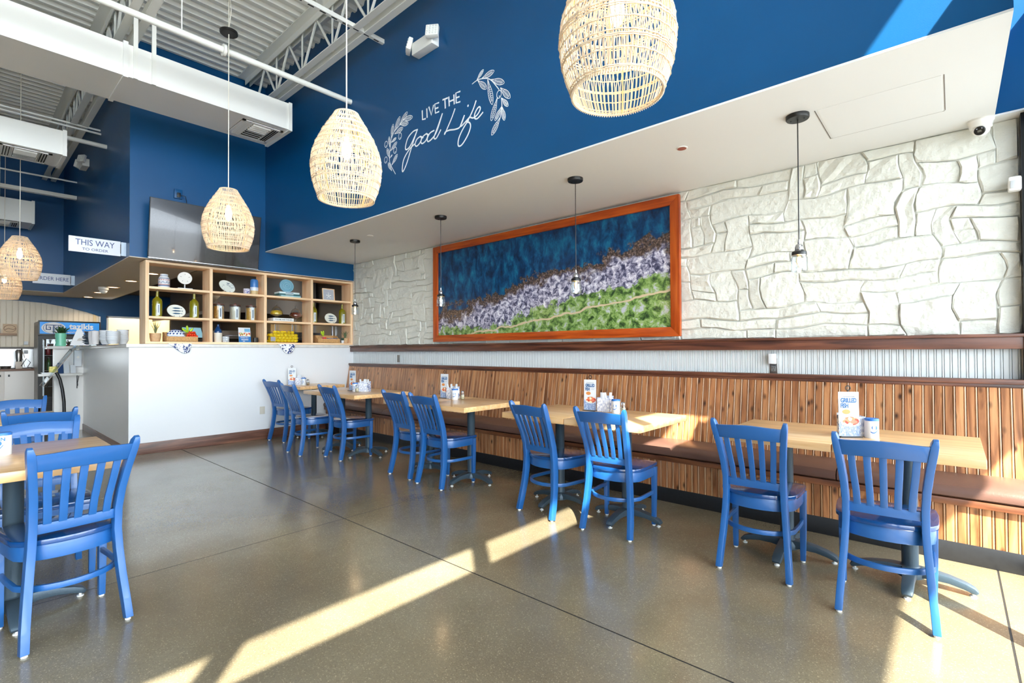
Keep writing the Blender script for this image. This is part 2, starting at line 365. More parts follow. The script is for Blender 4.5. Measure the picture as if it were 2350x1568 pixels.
for (i0, j0, w, h) in cells:
    x0, x1, z0, z1 = XL+i0*cw, XL+(i0+w)*cw, 1.37+j0*chh, 1.37+(j0+h)*chh
    cxx, czz = (x0+x1)/2, (z0+z1)/2
    nu, nv = (6 if w > 2 else 4), (5 if h > 1 else 3)
    proud = rs.uniform(.006, .024); rough = rs.choice([.0008, .002, .005, .009]); tx, tz = rs.uniform(-.008, .008), rs.uniform(-.007, .007)
    inset = .0035
    def g(t_, n_, L_):
        # position along an edge: 0, just inside, ..., just inside, 1
        if t_ == 0: return inset/L_
        if t_ == n_: return 1-inset/L_
        m_ = min(.012/L_, .2)
        return m_+(1-2*m_)*(t_-1)/(n_-2)
    vs = []
    for j in range(nv+1):
        for i in range(nu+1):
            edge = i in (0, nu) or j in (0, nv)
            u, v = g(i, nu, x1-x0), g(j, nv, z1-z0)
            if not edge: u += rs.uniform(-.02, .02); v += rs.uniform(-.03, .03)
            X_, Z_ = warp(x0+(x1-x0)*u, z0+(z1-z0)*v)
            if edge: X_ += rs.uniform(-.003, .003); Z_ += rs.uniform(-.003, .003)
            Z_ = max(1.373, min(SZ-.001, Z_)); X_ = min(.331, max(XL+.002, X_))
            y = -proud*.45 if edge else -(proud+tx*(u-.5)*2+tz*(v-.5)*2+rs.uniform(-rough, rough))
            vs.append((X_-cxx, y, Z_-czz))
    N = nu+1
    MB().add(vs, [(j*N+i, j*N+i+1, (j+1)*N+i+1, (j+1)*N+i) for j in range(nv) for i in range(nu)]).build('stone', stone_paint, wr, loc=(cxx, WY-.001, czz))
def bead(w, z0, z1, thick, mname, ms):
    pr = [(-w/2, 0), (-w/2+.002, -thick), (w/2-.016, -thick), (w/2-.0135, -thick*.35), (w/2-.0115, -thick*.95), (w/2-.007, -thick*1.1), (w/2-.003, -thick*.9), (w/2, 0)]
    mb = MB(); n_ = len(pr)
    vs = [(x, y, z) for z in (z0, z1) for x, y in pr]
    for i in range(n_-1):
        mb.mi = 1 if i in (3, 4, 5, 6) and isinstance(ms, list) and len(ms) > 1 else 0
        mb.add([vs[i], vs[i+1], vs[n_+i+1], vs[n_+i]], [(0, 1, 2, 3)])
    return mb.mesh(mname, ms)
wp = mat('white_bead_paint', (214, 220, 222), .45)
pw = .0411; me = bead(pw, 1.07, 1.285, .011, 'plank', [wp])
x = XL+pw/2+.002
while x < .333-pw/2:
    o = bpy.data.objects.new('plank', me); COL.objects.link(o); o.parent = wr; o.location = (x, WY, 0); x += pw
rail = struct('trim_1', B(XL+.002, .35, WY-.075, WY, 1.275, 1.365).box(XL+.002, .355, WY-.095, WY-.001, 1.352, 1.372), rail_wood, bevel=.004)
# blue upper wall over the soffit, and the pale soffit
bw = struct('wall_right_upper', B(XL, XR, BY, 4.39, SZ+.012, DZ+.1).box(XL, .45, 4.39, 4.6, SZ+.012, DZ+.1), blue_paint)
struct('soffit', B(XL, XR, BY, 4.391, SZ, SZ+.012).box(XL, .45, 4.391, 4.6, SZ, SZ+.012), soffit_paint)
# left wall over the shelf and the deep bulkhead over the counter
struct('wall_left', B(XL-.16, XL, 1.44, 4.6, BZ+.01, DZ+.1).box(-13.35, XL-.16, 1.44, 1.6, BZ+.01, DZ+.1).box(-13.35, -13.19, YN-.1, 1.44, BZ+.01, DZ+.1), blue_paint)
struct('bulkhead_soffit', B(XB, XL, 1.44, 2.34, BZ, BZ+.01).box(XB, -13.19, YN, 1.44, BZ, BZ+.01).box(XL-.16, XL, 2.34, 4.6, BZ, BZ+.01), mat('bulkhead_soffit_paint', (206, 196, 182), .6))
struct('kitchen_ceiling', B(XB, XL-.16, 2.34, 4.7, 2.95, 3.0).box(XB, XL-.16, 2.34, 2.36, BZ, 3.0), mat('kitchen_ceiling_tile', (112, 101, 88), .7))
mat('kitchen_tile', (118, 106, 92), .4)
# back wall: blue with an arched cream beadboard recess and a pass-through to the kitchen
pts = [(YN, 2.20), (-.6, 2.33), (.3, 2.36), (.869, 2.344), (1.245, 2.320), (1.585, 2.258), (1.943, 2.163), (2.167, 2.078)]
mb = MB()
for (a, za), (b, zb_) in zip(pts, pts[1:]): mb.add([(XB, a, za), (XB, b, zb_), (XB, b, 2.62), (XB, a, 2.62)], [(0, 1, 2, 3)])
mb.box(XB-.1, XB, 2.167, 2.275, 0, 2.62).box(XB-.1, XB, 2.275, 3.5, 2.075, 2.62).box(XB-.1, XB, 2.275, 3.5, 0, 1.35)
struct('wall_back', mb, blue_paint)
aw = struct('wall_back_recess', B(XB-.12, XB-.05, YN, 2.17, 0, 2.62), mat('cream_board_backing', (196, 184, 166), .6))
cream_bead = mat('cream_beadboard', (226, 214, 194), .5)
me = bead(.085, .98, 2.55, .008, 'plank', [cream_bead])
y = -1.0
while y < 2.1:
    o = bpy.data.objects.new('plank', me); COL.objects.link(o); o.parent = aw; o.location = (XB-.05, y+.05, 0); o.rotation_euler = (0, 0, PI/2); y += .085
struct('trim_2', B(XB-.05, XB+.03, 2.145, 2.168, 1.0, 2.08), white_paint)
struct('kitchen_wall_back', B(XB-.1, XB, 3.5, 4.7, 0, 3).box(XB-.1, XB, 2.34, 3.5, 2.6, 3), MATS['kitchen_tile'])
struct('kitchen_back_ceiling', B(-15.7, XB-.1, 1.9, 4.8, 2.62, 2.7), soffit_paint)
struct('kitchen_wall', B(-15.6, -15.5, 2.0, 4.7, 0, 3).box(-15.6, -14.2, 3.5, 3.6, 0, 3).box(-15.6, -14.2, 2.05, 2.1, 0, 3), kitchen_paint)
struct('trim_3', B(XB-.11, XB+.02, 2.275, 2.31, 1.3, 2.09).box(XB-.11, XB+.02, 2.275, 3.5, 2.06, 2.10), white_paint)
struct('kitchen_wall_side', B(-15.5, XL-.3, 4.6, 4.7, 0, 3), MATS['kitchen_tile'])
struct('kitchen_wall_end', B(XL-.1, XL, 4.52, 4.62, 0, 3), white_paint)
# metal roof deck
mb = MB(); x = -13.4; pr = []
while x < .5:
    pr += [(x, DZ), (x+.045, DZ), (x+.065, DZ+.04), (x+.125, DZ+.04), (x+.145, DZ)]; x += .145
n_ = len(pr)
mb.add([(a, YN-.1, b) for a, b in pr]+[(a, 4.7, b) for a, b in pr], [(i, i+1, n_+i+1, n_+i) for i in range(n_-1)])
mb.box(-13.6, .6, YN-.2, 4.7, DZ+.05, DZ+.16)
struct('ceiling', mb, mat('white_roof_deck', (244, 243, 236), .5))
# storefront windows: beside the camera and behind it
alu = mat('black_window_frame', (24, 26, 28), .4, metal=.4)
def storefront(name, along, pos, a0, a1, mull, ztop, tr, cut=None):
    w = T(name, None, None); w["kind"] = "structure"
    mb = MB(); dep = .11; q = 0
    def bar(u0, u1, z0, z1):
        if along == 'Y': mb.box(pos, pos+dep, u0, u1, z0, z1)
        else: mb.box(u0, u1, pos-dep, pos, z0, z1)
    for m_ in mull: bar(m_-.025, m_+.025, 0, ztop)
    for z0, z1 in tr: bar(a0, a1, z0, z1)
    fr = mb.build('window_frame', alu, w); fr['label'] = 'black aluminium window frame'
    for a, b in zip(mull, mull[1:]):
        for (z0, z1), (z2, z3) in zip(tr, tr[1:]):
            g = MB(); u0, u1 = a+.025, b-.025
            if along == 'Y': g.box(pos+.05, pos+.056, u0, u1, z1, z2)
            else: g.box(u0, u1, pos-.056, pos-.05, z1, z2)
            g.build('pane', pane, w)
    return w
storefront('window_1', 'Y', XW, YN, 4.47, [-6.97]+[-.075+1.51*k for k in (-4, -3, -2, -1, 0, 1, 2)]+[4.44], 4.97, [(0, .08), (2.7, 2.76), (4.91, 4.97)])  # top of the glazing raised, out of view, to brighten the ceiling
struct('wall_front', B(XW, XW+.15, YN, 4.6, 4.97, DZ+.1), blue_paint)
struct('trim_4', B(.334, XW+.05, 4.43, 4.6, 0, SZ), alu)
struct('wall_near', B(-14.3, .5, YN-.12, YN, 0, DZ+.1), blue_paint)
struct('added_sun_overhang', B(XW+.15, 1.352, -8, 6, 5.05, 5.3), alu)  # unseen overhang added to keep direct sun off the raised glazing
cn = T('entrance_canopy', 'flat metal canopy over the window beside the camera', 'canopy', (XW+.11, 0, 3.42))
B(0, 1.83, -7.4, 5.2, 0, .10).build('canopy_slab', alu, cn, bevel=.01)

# ---------------------------------------------------------------- roof joists, pipes, ducts
def joist(Yc, x0, x1, label):
    t = T('roof_joist', label, 'joist', (0, Yc, 0), 0, 'open web joists under the roof deck')
    for s in (-1, 1):
        B(x0, x1, min(s*.03, s*.13), max(s*.03, s*.13), DZ-.012, DZ-.002).box(x0, x1, s*.03-.004, s*.03+.004, DZ-.09, DZ-.01).build('top_chord', steel_white, t)
        B(x0+.1, x1, s*.03-.004, s*.03+.004, 4.60, 4.68).box(x0+.1, x1, min(s*.03, s*.10), max(s*.03, s*.10), 4.595, 4.605).build('bottom_chord', steel_white, t)
    x = x0+.25; k = 0
    while x < x1-.3:
        za, zb_ = (4.64, DZ-.05) if k % 2 == 0 else (DZ-.05, 4.64)
        MB().tube([(x, 0, za), (x+.36, 0, zb_)], .015, 6).build('web_bar', steel_white, t)
        if k % 2: MB().tube([(x+.36, .0, 4.64), (x+.36, 0, DZ-.04)], .012, 6).build('web_bar', steel_white, t)
        x += .36; k += 1
joist(2.79, -7.55, .3, 'white open web joist running closest to the lettered blue wall')
joist(1.20, -13.1, .3, 'white open web joist, second from the lettered blue wall')
joist(-.39, -13.1, .3, 'white open web joist over the second row of ducts, third from the lettered wall')
joist(-1.98, -13.1, .3, 'white open web joist, fourth from the lettered blue wall')
def tubeobj(name, label, cat, path, r, m, group=None, seg=10):
    return tag(MB().tube(path, r, seg).build(name, m, smooth=True), label, cat, group)
def pipe(x, z, y0, y1, label, r=.03):
    t = T('sprinkler_pipe', label, 'pipe', (x, y1, z), 0, 'sprinkler pipes')
    MB().tube([(0, y0-y1, 0), (0, 0, 0)], r, 12).build('pipe_run', steel_white, t, smooth=True)
    MB().tube([(0, -1.35-.012, 0), (0, -1.35+.012, 0)], r*1.9, 14).build('coupling', steel_white, t, smooth=True)
    for yy in (-1.7, -3.3): MB().tube([(0, yy, r), (0, yy, DZ-z)], .006, 6).build('hanger_rod', steel_white, t)
pipe(-5.22, 4.19, -4.8, BY, 'thick white pipe that ends at the blue wall left of the lettering')
pipe(-9.02, 4.22, -4.8, 1.44, 'white pipe ending at the dark bulkhead wall, with a round coupling')
pipe(-12.6, 4.24, -4.8, 1.44, 'far white pipe low on the left ending at the dark bulkhead wall')
t = T('strut_channel', 'white slotted channel reaching the blue wall above the emergency light', 'channel', (-4.56, BY, 4.62))
mb = B(-.02, -.016, -4.5, 0, -.02, .02).box(.016, .02, -4.5, 0, -.02, .02).box(-.02, .02, -4.5, 0, -.024, -.02); mb.build('channel', steel_white, t)
for k in range(18): B(-.008, .008, -.12-k*.12, -.06-k*.12, -.0255, -.024).build('slot', black, t)
t2 = T('strut_channel', 'white channel under the joists that ends at the dark wall near the far emergency light', 'channel', (-11.6, 1.435, 4.02))
B(-.04, .04, -6, 0, -.03, .03).build('channel', steel_white, t2)
for q, (px_, pz) in enumerate(((-9.5, 4.60), (-9.45, 4.53), (-11.6, 4.30))):
    tubeobj('conduit', ['thin white conduit, upper of two ending at the dark wall', 'thin white conduit, lower of two ending at the dark wall', 'thin white conduit behind the second duct'][q], 'conduit', [(px_, -5, pz), (px_, 1.44, pz)], .014, steel_white, 'thin conduits')
def diffuser(parent, cx_, cy_, z, s=.44, L=.44):
    d = B(cx_-s/2, cx_+s/2, cy_-L/2, cy_+L/2, z-.006, z).build('diffuser_plate', duct_dark, parent)
    fr = MB()
    for a in (0, .04):
        pass
    fr.box(cx_-s/2, cx_+s/2, cy_-L/2, cy_-L/2+.035, z-.014, z-.004).box(cx_-s/2, cx_+s/2, cy_+L/2-.035, cy_+L/2, z-.014, z-.004)
    fr.box(cx_-s/2, cx_-s/2+.03, cy_-L/2, cy_+L/2, z-.014, z-.004).box(cx_+s/2-.03, cx_+s/2, cy_-L/2, cy_+L/2, z-.014, z-.004)
    fr.box(cx_-s/2, cx_+s/2, cy_-.115, cy_-.105, z-.016, z-.004).box(cx_-s/2, cx_+s/2, cy_+.105, cy_+.115, z-.016, z-.004)
    fr.build('diffuser_frame', duct_white, parent)
    for side in (-1, 1):
        for k in range(4):
            yy = cy_+side*(.125+k*.024); m_ = Matrix.Translation((cx_, yy, z-.012)) @ Matrix.Rotation(side*.7, 4, 'X')
            B(-s/2+.03, s/2-.03, -.009, .009, -.001, .001).xf(m_).build('louvre', duct_white, parent)
    for k in range(8):
        xx = cx_-s/2+.05+k*(s-.1)/7; m_ = Matrix.Translation((xx, cy_, z-.014)) @ Matrix.Rotation(.75 if k < 4 else -.75, 4, 'Y')
        B(-.014, .014, -.1, .1, -.001, .001).xf(m_).build('louvre', duct_white, parent)
def duct(x0, x1, z0, z1, y1, seams, diffs, label, hang):
    t = T('air_duct', label, 'duct', (x1, y1, z0))
    B(x0-x1, 0, -(y1+4.9), 0, 0, z1-z0).build('duct_body', duct_white, t)
    B(x0-x1-.012, .012, -.035, 0.004, -.012, z1-z0+.012).build('end_flange', duct_white, t)
    for s_ in seams: B(x0-x1-.014, .014, s_-y1-.02, s_-y1+.02, -.014, z1-z0+.02).build('duct_flange', duct_white, t)
    for s_ in diffs: diffuser(t, (x0-x1)/2, s_-y1, 0, min(.5, x1-x0-.12), .46)
    for s_ in hang: B(-.012, .012, s_-y1-.018, s_-y1+.018, 0, DZ-z0-.05).build('hanger_strap', steel_white, t)
duct(-6.70, -6.016, 3.985, 4.305, 2.73, [1.10, .18, -.8], [2.44], 'nearest white square duct whose end hangs by the blue corner', [1.33, 1.18, -1])
duct(-8.74, -8.14, 3.71, 4.005, .91, [-.2], [.56, -1.5], 'second white duct ending over the dark bulkhead', [.27, -1.2])
duct(-12.95, -12.29, 3.60, 3.99, .95, [-.4], [.55], 'farthest and lowest white duct near the back wall', [.5, .3])

# ---------------------------------------------------------------- emergency lights
def emergency(loc, rz, label):
    t = T('emergency_light', label, 'emergency light', loc, rz, 'emergency lights')
    B(-.155, .155, -.09, 0, -.06, .06).build('housing', duct_white, t, bevel=.008)
    for s in (-1, 1):
        m_ = Matrix.Translation((s*.175, -.10, .035)) @ Matrix.Rotation(s*.6, 4, 'Z') @ Matrix.Rotation(-.25, 4, 'X')
        h = B(-.062, .062, -.022, .022, -.062, .062).xf(m_).build('lamp_head', duct_white, t, bevel=.01)
        g = MB()
        for i in range(4):
            for j in range(4): g.sphere((-.04+i*.027, -.024, -.04+j*.027), .010, 6, 4, (1, .5, 1))
        g.xf(m_).build('led_lenses', mat('led_lens', (230, 232, 228), .2), h)['kind'] = 'stuff'
emergency((-3.79, BY, 4.245), 0, 'white twin-head emergency light high on the blue wall above the lettering')
emergency((-10.5, 1.435, 4.33), 0, 'twin-head emergency light on the dark bulkhead wall at upper left')

# ---------------------------------------------------------------- wall lettering
def trace(pts, w, mb, closed=False, n_=3):
    """ribbon of width w on the wall through points given in metres across (a) and up (b)"""
    P = [Vector((a, 0, b)) for a, b in pts]
    if n_ > 1 and len(P) > 2:
        Q = []
        m_ = len(P); rng = m_ if closed else m_-1
        for i in range(rng):
            p0 = P[(i-1) % m_] if closed or i > 0 else P[i]; p1 = P[i]; p2 = P[(i+1) % m_]; p3 = P[(i+2) % m_] if closed or i < m_-2 else P[(i+1) % m_]
            for k in range(n_):
                t_ = k/n_; Q.append(.5*((2*p1)+(p2-p0)*t_+(2*p0-5*p1+4*p2-p3)*t_*t_+(3*p1-p0-3*p2+p3)*t_**3))
        if not closed: Q.append(P[-1])
        P = Q
    mb.tube(P, w/2, 6, closed=closed, flat=.15 if False else 1)
LET=[[(-3.894, 3.659), (-3.889, 3.566), (-3.84, 3.56)], [(-3.823, 3.655), (-3.817, 3.561)], [(-3.791, 3.661), (-3.754, 3.568), (-3.718, 3.655)], [(-3.638, 3.65), (-3.701, 3.656), (-3.692, 3.566), (-3.637, 3.564)], [(-3.696, 3.61), (-3.648, 3.606)], [(-3.587, 3.658), (-3.512, 3.652)], [(-3.553, 3.654), (-3.547, 3.564)], [(-3.498, 3.659), (-3.491, 3.566)], [(-3.427, 3.654), (-3.421, 3.561)], [(-3.495, 3.61), (-3.425, 3.606)], [(-3.339, 3.653), (-3.4, 3.658), (-3.394, 3.564), (-3.339, 3.558)], [(-3.396, 3.612), (-3.35, 3.608)]]
SCR=[[(-3.965, 3.49), (-4.042, 3.492), (-4.128, 3.45), (-4.168, 3.374), (-4.156, 3.34), (-4.097, 3.354), (-4.027, 3.421), (-3.968, 3.494), (-4.027, 3.406), (-4.089, 3.299), (-4.153, 3.19), (-4.208, 3.131), (-4.224, 3.154), (-4.198, 3.25), (-4.105, 3.327), (-4.004, 3.362)], [(-3.921, 3.409), (-3.978, 3.397), (-4.009, 3.353), (-3.984, 3.328), (-3.933, 3.346), (-3.906, 3.386), (-3.927, 3.41), (-3.876, 3.382)], [(-3.824, 3.409), (-3.883, 3.395), (-3.915, 3.355), (-3.894, 3.329), (-3.839, 3.343), (-3.81, 3.385), (-3.832, 3.41), (-3.788, 3.382)], [(-3.709, 3.405), (-3.774, 3.398), (-3.814, 3.359), (-3.803, 3.323), (-3.738, 3.337), (-3.672, 3.386), (-3.588, 3.532), (-3.646, 3.442), (-3.705, 3.355), (-3.71, 3.326), (-3.675, 3.323), (-3.612, 3.384)], [(-3.411, 3.519), (-3.457, 3.446), (-3.517, 3.371), (-3.558, 3.321), (-3.548, 3.34), (-3.49, 3.341), (-3.405, 3.324), (-3.341, 3.331), (-3.284, 3.417), (-3.328, 3.353), (-3.338, 3.332), (-3.309, 3.334), (-3.216, 3.378)], [(-3.133, 3.499), (-3.167, 3.438), (-3.222, 3.371), (-3.259, 3.349), (-3.218, 3.327), (-3.206, 3.285), (-3.241, 3.223), (-3.31, 3.162), (-3.357, 3.153), (-3.372, 3.183), (-3.354, 3.239), (-3.297, 3.304), (-3.228, 3.356)], [(-3.216, 3.378), (-3.167, 3.354), (-3.113, 3.37), (-3.081, 3.406), (-3.093, 3.429), (-3.125, 3.416), (-3.153, 3.379), (-3.149, 3.344), (-3.113, 3.334), (-3.046, 3.367)]]
STL=[[(-4.341, 3.134), (-4.416, 3.237), (-4.451, 3.316), (-4.436, 3.433), (-4.416, 3.518), (-4.365, 3.583), (-4.273, 3.625), (-4.216, 3.666)]]
STR=[[(-3.184, 3.663), (-3.106, 3.674), (-3.012, 3.651), (-2.949, 3.613), (-2.888, 3.541), (-2.855, 3.497)], [(-2.828, 3.419), (-2.823, 3.341), (-2.84, 3.258)]]
LVL=[((-4.408, 3.185), (-4.473, 3.284)), ((-4.442, 3.324), (-4.493, 3.444)), ((-4.442, 3.445), (-4.455, 3.56)), ((-4.416, 3.533), (-4.381, 3.673)), ((-4.365, 3.583), (-4.261, 3.715)), ((-4.273, 3.63), (-4.135, 3.721)), ((-4.216, 3.666), (-4.049, 3.643)), ((-4.261, 3.631), (-4.12, 3.602)), ((-4.356, 3.561), (-4.211, 3.582)), ((-4.416, 3.488), (-4.328, 3.511)), ((-4.433, 3.402), (-4.315, 3.464)), ((-4.433, 3.332), (-4.399, 3.353)), ((-4.408, 3.245), (-4.307, 3.333))]
LVR=[((-3.123, 3.677), (-3.04, 3.739)), ((-3.064, 3.667), (-2.912, 3.679)), ((-3.111, 3.668), (-3.003, 3.558)), ((-2.949, 3.617), (-2.795, 3.532)), ((-2.989, 3.635), (-2.934, 3.396)), ((-2.839, 3.507), (-2.729, 3.383)), ((-2.823, 3.413), (-2.753, 3.322)), ((-2.875, 3.435), (-2.948, 3.26)), ((-2.823, 3.345), (-2.903, 3.247)), ((-2.818, 3.335), (-2.794, 3.216)), ((-2.84, 3.258), (-2.944, 3.134))]
OLL=[(-4.262, 3.511), (-4.511, 3.495), (-4.348, 3.387), (-4.516, 3.328)]
OLR=[(-2.855, 3.457)]
DOT=(-3.237, 3.486)
letter_white = mat('white_vinyl_lettering', (240, 243, 246), .5)
dec = T('wall_lettering', 'white LIVE THE Good Life lettering with olive sprigs on the blue wall', 'lettering', (-3.6, BY, 3.5))
def rel(pts): return [(a+3.6, b-3.5) for a, b in pts]
def decal(name, fn):
    mb = MB(); fn(mb); mb.v = [(a, -.0012+b*.1, c) for a, b, c in mb.v]
    return mb.build(name, letter_white, dec)
decal('words_live_the', lambda mb: [trace(rel(p), .017, mb, n_=1) for p in LET])
def scr(mb):
    for p in SCR: trace(rel(p), .0155, mb, n_=5)
    d = rel([DOT])[0]; mb.sphere((d[0], 0, d[1]), .011, 10, 6)
decal('words_good_life', scr)
def sprig(stems, leaves, ols, fat):
    def fn(mb):
        for s_ in stems: trace(rel(s_), .009, mb, n_=4)
        for a, b in leaves:
            A, B_ = [Vector((q[0], 0, q[1])) for q in rel([a, b])]
            L_ = B_-A; nn = Vector((-L_.z, 0, L_.x)).normalized(); wd = min(.024, L_.length*.15)*fat
            o1 = [(A+L_*t_+nn*wd*s_) for t_, s_ in ((0, 0), (.2, .35), (.45, .9), (.7, 1), (.9, .6), (1, 0), (.9, -.6), (.7, -1), (.45, -.9), (.2, -.35))]
            trace([(v.x, v.z) for v in o1], .006, mb, closed=True, n_=3)
            trace([((A+L_*t_).x, (A+L_*t_).z) for t_ in (0, .9)], .004, mb, n_=1)
            for k in range(7):
                c = A+L_*(.3+k*.085)
                for s_ in (-1, 1):
                    e = c+nn*s_*wd*.75+L_*.07; trace([(c.x, c.z), (e.x, e.z)], .0042, mb, n_=1)
        for a in rel(ols):
            trace([(a[0]+.027*math.cos(q), a[1]+.033*math.sin(q)) for q in [2*PI*k/16 for k in range(16)]], .007, mb, closed=True, n_=1)
            mb.sphere((a[0]+.004, 0, a[1]-.018), .006, 8, 5)
    return fn
decal('olive_sprig', sprig(STL, LVL, OLL, 1)); decal('olive_sprig', sprig(STR, LVR, OLR, 1.0))

# ---------------------------------------------------------------- woven basket pendants
def prof(z):
    P = [(0, .172), (.06, .196), (.13, .214), (.20, .222), (.28, .214), (.36, .188), (.44, .148), (.51, .104), (.56, .076)]
    for (a, ra), (b, rb) in zip(P, P[1:]):
        if z <= b:
            t_ = (z-a)/(b-a); t_ = max(0, min(1, t_)); return ra+(rb-ra)*t_
    return P[-1][1]
HB = .56
mb = MB(); NR = 78; rnd = random.Random(3)
for layer in (-1, 1):
    for k in range(NR):
        a0 = 2*PI*(k+(.5 if layer > 0 else 0)*.55)/NR+rnd.uniform(-.012, .012); tw = layer*rnd.uniform(.05, .16)
        path = []
        for j in range(9):
            z = HB*j/8; tt = max(0, (z-.09)/(HB-.09)); a = a0+tw*tt*math.cos(j*1.6)*.9+tw*tt
            r_ = prof(z)+layer*.0012; path.append((r_*math.cos(a), r_*math.sin(a), z))
        mb.tube(path, .0021, 4, cap=False)
ribs = mb
mb = MB()
def ring(z, rad=.0022, wob=0, off=0):
    n_ = 56; ph = rnd.random()*6
    return [((prof(z)+off+rad*.6*(1 if k % 2 else -1))*math.cos(2*PI*k/n_), (prof(z)+off+rad*.6*(1 if k % 2 else -1))*math.sin(2*PI*k/n_), z+wob*math.sin(2*PI*k/n_+ph)) for k in range(n_)]
for zc, n_ in ((.015, 2), (.066, 1), (.112, 3), (.165, 1), (.212, 4), (.262, 1), (.306, 4), (.352, 2), (.392, 3), (.436, 2), (.474, 3), (.51, 2)):
    for q in range(n_): mb.tube(ring(zc+(q-(n_-1)/2)*.0062, .0026, .004, .002), .0026, 4, closed=True)
rings = mb
rim = MB()
for k in range(110):
    a = 2*PI*k/110; r_ = prof(0)
    rim.tube([((r_-.005)*math.cos(a), (r_-.005)*math.sin(a), .008), ((r_+.004)*math.cos(a+.05), (r_+.004)*math.sin(a+.05), -.005), ((r_+.005)*math.cos(a+.07), (r_+.005)*math.sin(a+.07), .008)], .0024, 4)
rim.tube([(prof(0)*math.cos(2*PI*k/48), prof(0)*math.sin(2*PI*k/48), 0) for k in range(48)], .004, 5, closed=True)
collar = MB(); collar.tube([(prof(HB)*math.cos(2*PI*k/32), prof(HB)*math.sin(2*PI*k/32), HB) for k in range(32)], .005, 5, closed=True)
def basket(loc, top, label, canopy=None):
    t = T('basket_pendant', label, 'pendant lamp', loc, 0, 'woven basket pendants')
    sh = ribs.build('woven_shade', rattan, t); sh['kind'] = 'stuff'
    rg = rings.build('weave_bands', rattan, t); rg['kind'] = 'stuff'
    rm = rim.build('shade_rim', rattan, t); rm['kind'] = 'stuff'
    collar.build('top_collar', rattan, t, smooth=True)
    fr = MB()
    for k in range(4): fr.tube([(prof(z_)*.985*math.cos(k*PI/2+.4), prof(z_)*.985*math.sin(k*PI/2+.4), z_) for z_ in [HB*j/8 for j in range(9)]], .003, 5)
    fr.build('wire_frame', mat('lamp_wire', (226, 190, 130), .4), t, smooth=True)
    MB().lathe([(.016, .41), (.019, .44), (.019, .47), (.008, .50)], 14).build('lamp_socket', cord_white, t, smooth=True)
    MB().lathe([(.006, .265), (.022, .28), (.031, .315), (.029, .35), (.017, .39), (.014, .41)], 16).build('bulb', bulb_glow, t, smooth=True)
    MB().tube([(0, 0, .5), (0, 0, top-loc[2])], .0045, 6).build('cord', cord_white, t)
    ld = bpy.data.lights.new('bulb_light', 'POINT'); ld.energy = .9; ld.color = (1, .84, .64); ld.shadow_soft_size = .03
    lo = bpy.data.objects.new('bulb_light', ld); COL.objects.link(lo); lo.parent = t; lo.location = (0, 0, .24)
    if canopy:
        MB().lathe([(.072, canopy-loc[2]), (.078, canopy-loc[2]+.006), (.078, canopy-loc[2]+.026), (.04, canopy-loc[2]+.03)], 24).build('ceiling_canopy', black, t, smooth=True)
        MB().tube([(.0, .0, canopy+.03-loc[2]), (.06, 0, canopy+.20-loc[2]), (.0, 0, canopy+.5-loc[2]), (0, 0, DZ-loc[2])], .004, 5).build('hanger_cable', cord_white, t)
    return t
basket((-.96, 1.70, 2.27), DZ, 'nearest and largest-looking woven basket pendant, cut by the top edge')
basket((-2.95, 1.70, 2.27), DZ, 'woven basket pendant hanging left of the wall lettering')
basket((-5.17, 1.74, 2.27), DZ, 'woven basket pendant in front of the television, with round black canopy', 4.335)
basket((-9.31, .58, 2.27), DZ, 'glowing woven basket pendant at the left edge by the ordering area, the higher of two')
basket((-12.1, .57, 2.21), DZ, 'smallest woven basket pendant at the left edge, partly behind another')

# ---------------------------------------------------------------- jar pendants under the soffit
def jar_pendant(loc, label):
    t = T('jar_pendant', label, 'pendant lamp', loc, 0, 'glass jar pendants')
    c = MB().lathe([(.062, -.026), (.066, -.020), (.066, 0)], 28).build('ceiling_canopy', black, t, smooth=True)
    for s_ in (-1, 1): MB().sphere((s_*.038, 0, -.027), .005, 8, 5).build('canopy_screw', black, c)
    MB().tube([(0, 0, -.02), (0, 0, -.79)], .0035, 6).build('cord', black, t)
    MB().lathe([(.006, -.785), (.008, -.80), (.008, -.812), (.018, -.818), (.024, -.835), (.024, -.852)], 18).build('lamp_socket', chrome, t, smooth=True)
    MB().lathe([(.024, -.85), (.026, -.855), (.040, -.862), (.042, -.868), (.042, -.884)], 24).build('jar_lid', black, t, smooth=True)
    MB().lathe([(.041, -.884), (.040, -.892), (.045, -.905), (.046, -.915), (.046, -.975), (.044, -.985), (.036, -.988), (.0, -.984)], 28, cap=False).build('glass_jar', clear, t, smooth=True)
    MB().tube([(.046*math.sin(a), .002-.03*abs(math.sin(a)) if False else -.012, -.90-.065*math.cos(a)) for a in [(-PI/2+PI*k/14) for k in range(15)]], .0009, 4).build('wire_handle', chrome, t)
    MB().lathe([(.004, -.945), (.014, -.94), (.019, -.92), (.017, -.90), (.010, -.885)], 14).build('bulb', glass('bulb_glass', (255, 240, 215), .1), t, smooth=True)
    MB().tube([(-.005, 0, -.895), (-.006, 0, -.93), (0, 0, -.933), (.006, 0, -.93), (.005, 0, -.895)], .0042, 6).build('filament', amber_glow, t, smooth=True)
    ld = bpy.data.lights.new('bulb_light', 'POINT'); ld.energy = .7; ld.color = (1, .72, .42); ld.shadow_soft_size = .012
    lo = bpy.data.objects.new('bulb_light', ld); COL.objects.link(lo); lo.parent = t; lo.location = (0, 0, -.955)
jar_pendant((-.716, 3.53, SZ), 'jar pendant nearest the windows, in front of bare stone wall')
jar_pendant((-2.408, 3.54, SZ), 'lit jar pendant in front of the right half of the sea picture')
jar_pendant((-4.182, 3.54, SZ), 'lit jar pendant at the left edge of the sea picture frame')
jar_pendant((-5.93, 3.54, SZ), 'farthest jar pendant, beside the wooden shelf unit')

